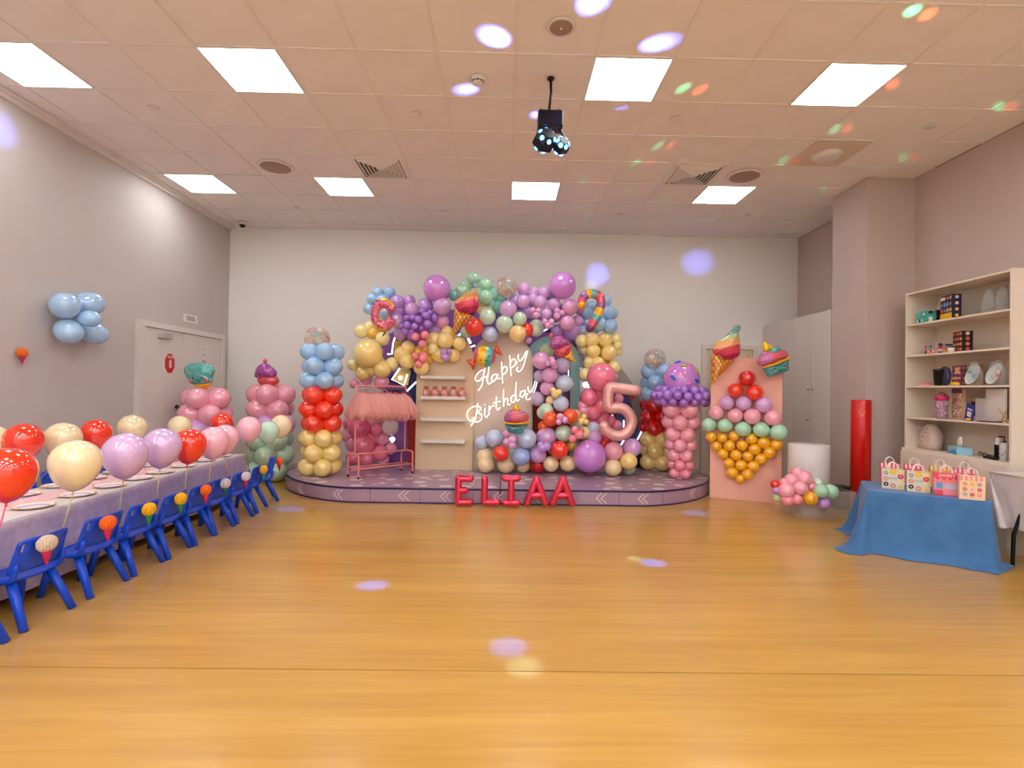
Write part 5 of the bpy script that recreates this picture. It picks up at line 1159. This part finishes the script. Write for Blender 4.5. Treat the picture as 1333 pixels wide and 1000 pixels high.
o = drape(rim, TZ, .07, .0, .012, 14, mtc, 'party_tablecloth', rim_r=.012, seed=8, corner=.2); o['label'] = 'pale lilac shimmering cloth over the long party table'; o['category'] = 'tablecloth'
mtop = mat('white_paper_runner', (228,216,212), .6)
def on_table(s_, w_): return E0 + td*s_ + tn*w_
a_ = on_table(.02,.01); b_ = on_table(Lt-.02,.01); c_ = on_table(Lt-.02,TW-.01); d_ = on_table(.02,TW-.01)
MB().rings([[(*a_,TZ+.0012),(*b_,TZ+.0012),(*c_,TZ+.0012),(*d_,TZ+.0012)],[(*a_,TZ+.003),(*b_,TZ+.003),(*c_,TZ+.003),(*d_,TZ+.003)]], None, False, True).build('white_table_cover', mtop, None, label='white paper cover lying flat on the long party table', cat='table cover')
mrun = mat('pink_runner', (240,192,198), .6); noise_color(mrun, (236,180,190), (244,206,208), ns=20)
a_ = on_table(.05,TW*.33); b_ = on_table(Lt-.15,TW*.33); c_ = on_table(Lt-.15,TW*.67); d_ = on_table(.05,TW*.67)
MB().rings([[(*a_,TZ+.0032),(*b_,TZ+.0032),(*c_,TZ+.0032),(*d_,TZ+.0032)],[(*a_,TZ+.005),(*b_,TZ+.005),(*c_,TZ+.005),(*d_,TZ+.005)]], None, False, True).build('pink_table_runner', mrun, None, label='pink runner along the middle of the long party table', cat='table runner')
# plates
mpl = attr_mat('plate_print', .35)
b = MB(); n_ = 28
prof = [(.001,.003,(242,222,232)),(.07,.003,(238,226,236)),(.082,.008,(196,170,214)),(.105,.016,(244,232,224)),(.112,.018,(244,204,110)),(.113,.016,(244,204,110)),(.08,.004,(236,220,214)),(.068,.0,(236,220,214))]
for i in range(len(prof)-1):
    b.rings([[(prof[i+k][0]*cos(2*pi*q/n_)*(1+.03*cos(8*pi*q/n_*2)), prof[i+k][0]*sin(2*pi*q/n_)*(1+.03*cos(8*pi*q/n_*2)), prof[i+k][1]) for q in range(n_)] for k in (0,1)], prof[i+1][2], True, False)
plate_me = b.mesh('plate', mpl)
nap_me = MB().rings([[(-.05,-.05,0),(.05,-.05,0),(.05,.05,0),(-.05,.05,0)],[(-.05,-.05,.002),(.05,-.05,.004),(.05,.05,.002),(-.05,.05,.005)],[(-.03,-.04,.008),(.035,-.03,.01),(.03,.04,.007),(-.035,.03,.011)]], None, False, True).mesh('napkin', mrun)
CH_Y = [2.60,3.02,3.47,3.85,4.20,4.55,4.88,5.27,5.68,6.05]
for k, y in enumerate(CH_Y):
    s_ = (y+.02-E0.y)/td.y
    for w_, gname, gl in ((.14,'paper plates along the near edge of the table','scalloped pastel paper plate with yellow rim along the near edge of the party table'),(TW-.14,'paper plates along the wall side of the table','scalloped pastel paper plate with yellow rim along the wall side of the party table')):
        ordn = ['nearest','second','third','fourth','fifth','sixth','seventh','eighth','ninth','last'][k]
        gl = ('pastel paper plate on the room side of the party table, %s from the viewer' if w_ < .3 else 'pastel paper plate on the wall side of the party table, %s from the viewer') % ordn
        p = on_table(s_, w_); pl_ = link('paper_plate', plate_me, None, (p.x, p.y, TZ+.0052 if False else TZ+.0032), (0,0,random.uniform(0,3)), gl, 'plate', gname)
    p = on_table(s_+.2, TW*.5); link('paper_napkin', nap_me, None, (p.x, p.y, TZ+.0052), (0,0,random.uniform(0,3)), 'folded pink paper napkin on the pink table runner, %s from the viewer' % ordn, 'napkin', 'pink napkins on the runner')

# chairs
mbc_ = mat('blue_plastic', (6,72,205), .35, coat=.15)
def chair_proto():
    t = thing('child_chair', 'x', 'chair', (0,0,0), 0, "blue chairs on the room side of the long table")
    # local: front towards -x, back towards +x ; y along the table
    b = MB(); nx, ny = 10, 12; top = []; 
    def seatz(u, v): return .265 + .018*(abs(v)*2)**3 - .012*(1-(2*u-1)**2) - (.02*max(0, .15-u)/.15)
    R0 = []; R1 = []
    for i in range(nx+1):
        u = i/nx; hw = .155*(1-.15*max(0,(.25-u)/.25)**2)
        R0.append([(-.14+.25*u, hw*2*(j/ny-.5), seatz(u, j/ny-.5)) for j in range(ny+1)])
    vs = [p for r in R0 for p in r] + [(x, y, z-.016) for r in R0 for x, y, z in r]; M0 = (nx+1)*(ny+1); fs = []
    for i in range(nx):
        for j in range(ny):
            a = i*(ny+1)+j; fs += [(a,a+1,a+ny+2,a+ny+1),(M0+a,M0+a+ny+1,M0+a+ny+2,M0+a+1)]
    for i in range(nx):
        for j, f_ in ((0,1),(ny,0)):
            a = i*(ny+1)+j; c = a+ny+1; fs.append((a,c,M0+c,M0+a) if f_ else (a,M0+a,M0+c,c))
    for j in range(ny):
        a = j; fs.append((a,M0+a,M0+a+1,a+1)); a = nx*(ny+1)+j; fs.append((a,a+1,M0+a+1,M0+a))
    b.add(vs, fs, None, True)
    b.tube([(-.136,-.12,.25),(-.142,0,.248),(-.136,.12,.25)], .012, 8)
    b.build('seat', mbc_, t)
    # backrest shell with grip slots near each side
    b = MB(); ny, nz = 16, 8
    def bp_(j, i):
        v = j/ny-.5; z = i/nz; y = v*.33*(1-.06*z); x = .135+.05*z - .035*(2*v)**2*1.0
        zz_ = .305+.185*z - .014*(abs(2*v)**6)*z
        return (x, y, zz_)
    vs = [bp_(j, i) for i in range(nz+1) for j in range(ny+1)]; vs2 = [(x-.012, y*.985, z) for x, y, z in vs]; M0 = len(vs)
    hole = {(j, i) for j in (1, ny-2) for i in (5, 6)} 
    fs = []
    for i in range(nz):
        for j in range(ny):
            a = i*(ny+1)+j; q = (a,a+1,a+ny+2,a+ny+1)
            if (j, i) in hole:
                for (e0, e1, nb_) in ((q[0],q[1],(j,i-1)),(q[1],q[2],(j+1,i)),(q[2],q[3],(j,i+1)),(q[3],q[0],(j-1,i))):
                    if nb_ not in hole: fs.append((e0,e1,M0+e1,M0+e0))
                continue
            fs += [q, tuple(M0+w for w in q[::-1])]
    for j in range(ny):
        fs.append((j,M0+j,M0+j+1,j+1)); a = nz*(ny+1)+j; fs.append((a,a+1,M0+a+1,M0+a))
    for i in range(nz):
        a = i*(ny+1); fs.append((a,a+ny+1,M0+a+ny+1,M0+a)); a += ny; fs.append((a,M0+a,M0+a+ny+1,a+ny+1))
    b.add(vs+vs2, fs, None, True); b.build('backrest', mbc_, t)
    for s_ in (-1,1):
        MB().tube(spline([(-.02,s_*.135,.262),(.06,s_*.145,.262),(.105,s_*.148,.275),(.12,s_*.148,.31),(.13,s_*.145,.35)],4), [.012]+[.017]*15+[.012], 8).build('back_bracket', mbc_, t)
        MB().tube([(.07,s_*.115,.262),(.19,s_*.155,.0)], [.026,.021], 12, ends=False).build('leg', mbc_, t)
        MB().tube([(-.085,s_*.115,.262),(-.13,s_*.15,.0)], [.026,.021], 12, ends=False).build('leg', mbc_, t)
    MB().tube([(-.09,-.1,.245),(-.09,.1,.245)], .012, 8).tube([(.06,-.1,.245),(.06,.1,.245)], .012, 8).build('underframe', mbc_, t)
    return t
proto = chair_proto()
DEC = [None,('cream','pink',(214,190,165),(206,30,80)),('orange','pink',(244,104,20),(226,30,80)),('yellow','green',(240,176,20),(40,140,80)),('yellow','green',(240,176,20),(40,140,80)),('orange','red',(244,110,20),(226,40,60)),('white','green',(214,196,196),(30,110,70)),('white','pink',(220,200,206),(206,30,80)),('yellow','green',(240,176,20),(60,150,90)),('orange-red','red',(240,90,20),(210,20,30))]
CXY = []
LABC = ['cut off by the left picture edge','with a cream paper scoop on a pink cone','with an orange paper scoop on a pink cone','with a yellow paper scoop, next after the nearest orange scoop','with a yellow paper scoop, the farther of two neighbours','with an orange paper scoop on a red cone','with a white paper scoop on a green cone','with a white paper scoop on a pink cone','with a yellow scoop, second from the stage end','with an orange-red scoop, turned, at the stage end']
def honeycomb(label, P, face, cs, cc, size=1.0, rz=0):
    t = thing('paper_ice_cream', label, 'paper decoration', P, rz)
    m1 = mat('honeycomb_%d_%d_%d' % cs, cs, .8); m2 = mat('paper_cone_%d_%d_%d' % cc, cc, .7)
    R = []; n_ = 40
    for k in range(11):
        a = pi*k/10; rr = .037*sin(a)+.001; zz_ = .034*cos(a)
        R.append([(rr*(1+.07*(q % 2)+.03*sin(k*2+q))*cos(2*pi*q/n_)*.7, rr*(1+.07*(q % 2)+.03*sin(k*2+q))*sin(2*pi*q/n_), zz_+.02) for q in range(n_)])
    MB().rings([[(x*size,y*size,z*size) for x,y,z in r] for r in R[::-1]], None, False).build('scoop', m1, t)
    MB().lathe([(.001*size,-.068*size),(.012*size,-.04*size),(.024*size,-.002*size),(.02*size,0)], 14, sx=.7).build('cone', m2, t)
    return t
for k, y in enumerate(CH_Y):
    c = proto if k == 0 else copy_tree(proto)
    x = -2.755 - (0 if y < 5.2 else .04*(y-5.2)/.5); rz = random.uniform(-.06,.06)
    if k == 9: rz = .55; x = -2.88; y = 6.2
    if k == 8: rz = .12
    c.location = (x, y, 0); c.rotation_euler.z = rz; c['label'] = "blue child's chair " + LABC[k]
    CXY.append((x, y, rz))
    if DEC[k]:
        a, b2, cs, cc = DEC[k]; M_ = Matrix.Translation((x,y,0)) @ Matrix.Rotation(rz,4,'Z'); P = M_ @ Vector((.182+.03,-.055,.42))
        honeycomb('%s paper scoop on a %s cone stuck to a blue chair%s' % (a, b2, {3:', nearer of two neighbours',4:', farther of two neighbours',8:', near the stage end'}.get(k, '')), tuple(P), 0, cs, cc, 1.4, rz)
# chairs on the wall side
for k, y in enumerate((2.55,3.0,3.45,3.9,4.4,4.85,5.3,5.75)):
    c = copy_tree(proto); p = on_table((y-E0.y)/td.y, TW+.24); c.location = (p.x, y, 0); c.rotation_euler.z = pi; c.scale = (1.1,1.1,1.12)
    c['label'] = "child's blue plastic chair on the wall side of the party table, %s from the viewer" % ['nearest','second','third','fourth','fifth','sixth','seventh','farthest'][k]; c['group'] = 'blue chairs on the wall side of the long table'
honeycomb('orange honeycomb paper scoop on a magenta cone on the left wall', tuple(atX(29,463,XL+.045)), 0, (240,110,30), (190,20,90), 1.25)

# helium-style balloons on ribbons tied to the chairs
def party_balloon(label, knot, ctr, r, key, tie, group, ribbon=(235,205,120), w_=1.0, el=1.1):
    K = Vector(knot); C_ = Vector(ctr); t = thing('party_balloon', label, 'balloon', tuple(K), 0, group)
    ax_ = (C_-K).normalized(); n_ = 26
    if key not in _BM2:
        P = [(.02,-1.42),(.06,-1.43),(.03,-1.36),(.035,-1.33)]
        for i in range(0, 16):
            th = -pi/2+.0+pi*i/15; rr = cos(th); z = sin(th)
            if z < 0: rr *= (1-.13*(-z)**1.2*1.0); z *= 1.28
            if i == 0: rr = .06; z = -1.3
            P.append((max(rr,.01), z))
        _BM2[key] = MB().lathe(P, n_).mesh('skin', LM(key))
    o = link('skin', _BM2[key], t, C_-K); o.rotation_mode = 'QUATERNION'; o.rotation_quaternion = ax_.to_track_quat('Z','Y'); o.scale = (r*w_, r*w_, r)
    MB().tube([(0,0,0), tuple(Vector(tie)-K)], .0035, 6, ends=False).build('ribbon', mat('ribbon_%d_%d_%d' % ribbon, ribbon, .5), t)
_BM2 = {}
NB = [((8,657),(11,622),33,'orangered','orange-red party balloon cut by the left picture edge, room side',(235,90,130)),
      ((95,642),(102,606),31,'tabcream','large cream party balloon tied to the room-side chairs, nearest cream one',(200,205,120)),
      ((160.5,626),(166,597),28,'tablav','lavender party balloon beside the large cream one',(180,190,130)),
      ((208,612),(213,588),24.5,'tablav','smaller lavender party balloon beside the red one',(240,200,110)),
      ((243.5,606),(251,582),21.5,'orangered','orange-red party balloon beside the smaller lavender one',(200,205,130)),
      ((275,600),(281,578),20,'tabpink','pale pink party balloon next to the orange-red one, front of two overlapping',(240,200,110)),
      ((291,594),(294,572),18.5,'tabpink','pale pink party balloon partly hidden behind its pink twin',(240,200,110)),
      ((323,578),(325.5,561),16.2,'tabpink','lone pale pink party balloon above the table end',(235,130,110)),
      ((347,580),(351.5,566),14.5,'tabmint','mint party balloon above the table end',(225,150,120)),
      ((364,572),(368,556),14.5,'tabcream','cream party balloon beside the mint one',(210,110,90))]
for (k_, c_, rp, key, lab, rib), (x, y, rz) in zip(NB, CXY):
    X = x+.14; K = atX(*k_, X); C_ = atX(*c_, X); dY = K.y
    r = rp/FPX*K.y*.93; M_ = Matrix.Translation((x,y,0)) @ Matrix.Rotation(rz,4,'Z'); tie = M_ @ Vector((.15,.12,.49))
    D = C_-K; D = D.normalized() if D.length > .01 else Vector((0,0,1))
    D = (D*.5+Vector((0,0,1))*.9).normalized(); party_balloon(lab, K, K+D*r*1.36, r, key, tie, None, rib, 1.0)
FB = [((-14,575),25,'tabcream','cream party balloon cut by the left picture edge, wall side',4.0),((31,573),24.5,'orangered','orange-red party balloon on the wall side, nearest one',4.07),((82,571),23.5,'tabcream','cream party balloon on the wall side between two orange-red ones',4.43),((125,564),20,'orangered','orange-red party balloon on the wall side above the lavender ones',4.79),
      ((172,557),19,'tabcream','cream party balloon on the wall side right of an orange-red one',5.25),((234,555),15.5,'tabcream','cream party balloon on the wall side in front of the double door',5.9),((289,551),15.5,'orangered','orange-red party balloon behind the pale pink pair',6.3)]
for c_, rp, key, lab, Y in FB:
    C_ = atY(*c_, Y); r = rp/FPX*Y*.88; K = C_-Vector((0.03,0,r*1.36)); ty = min(5.9, Y)
    tie = Vector((on_table((ty-E0.y)/td.y, TW+.2).x, ty, .55)); party_balloon(lab, K, C_, r, key, tie, None, (240,210,160))

# balloon flower on the left wall
wb = thing('wall_balloon_cluster', 'cluster of five sky blue balloons on the left wall', 'balloon cluster', tuple(atX(100,413,XL+.12)))
for u, v, rx, k, off_, sz in ((405,255,165,'cloudblue',.16,1),(690,235,150,'cloudblue',.14,1),(450,560,155,'cloudblue',.16,1),(745,580,140,'cloudblue',.13,1),(700,410,105,'sky',.30,1)):
    P = atX(40+u/9.09, 370+v/9.09, XL+off_); d = P-Vector(atX(100,413,XL+.15)); r = rx/9.09/FPX*P.y*.93
    axv = Vector((.55 if k == 'sky' else .15, d.y*.8, d.z*.4)) if k != 'sky' else Vector((.9,.3,0))
    balloon(wb, P, r, k, axv, 1.18)
Pw = atX(103,448,XL+.1)-Vector(wb.location)
MB().tube(spline([tuple(Pw),tuple(Pw+Vector((.0,.03,-.04))),tuple(Pw+Vector((.02,-.02,-.09))),tuple(Pw+Vector((0,.03,-.13))),tuple(Pw+Vector((.01,-.04,-.15)))],5), .003, 6).build('ribbon', mat('ribbon_beige',(225,190,175),.5), wb)
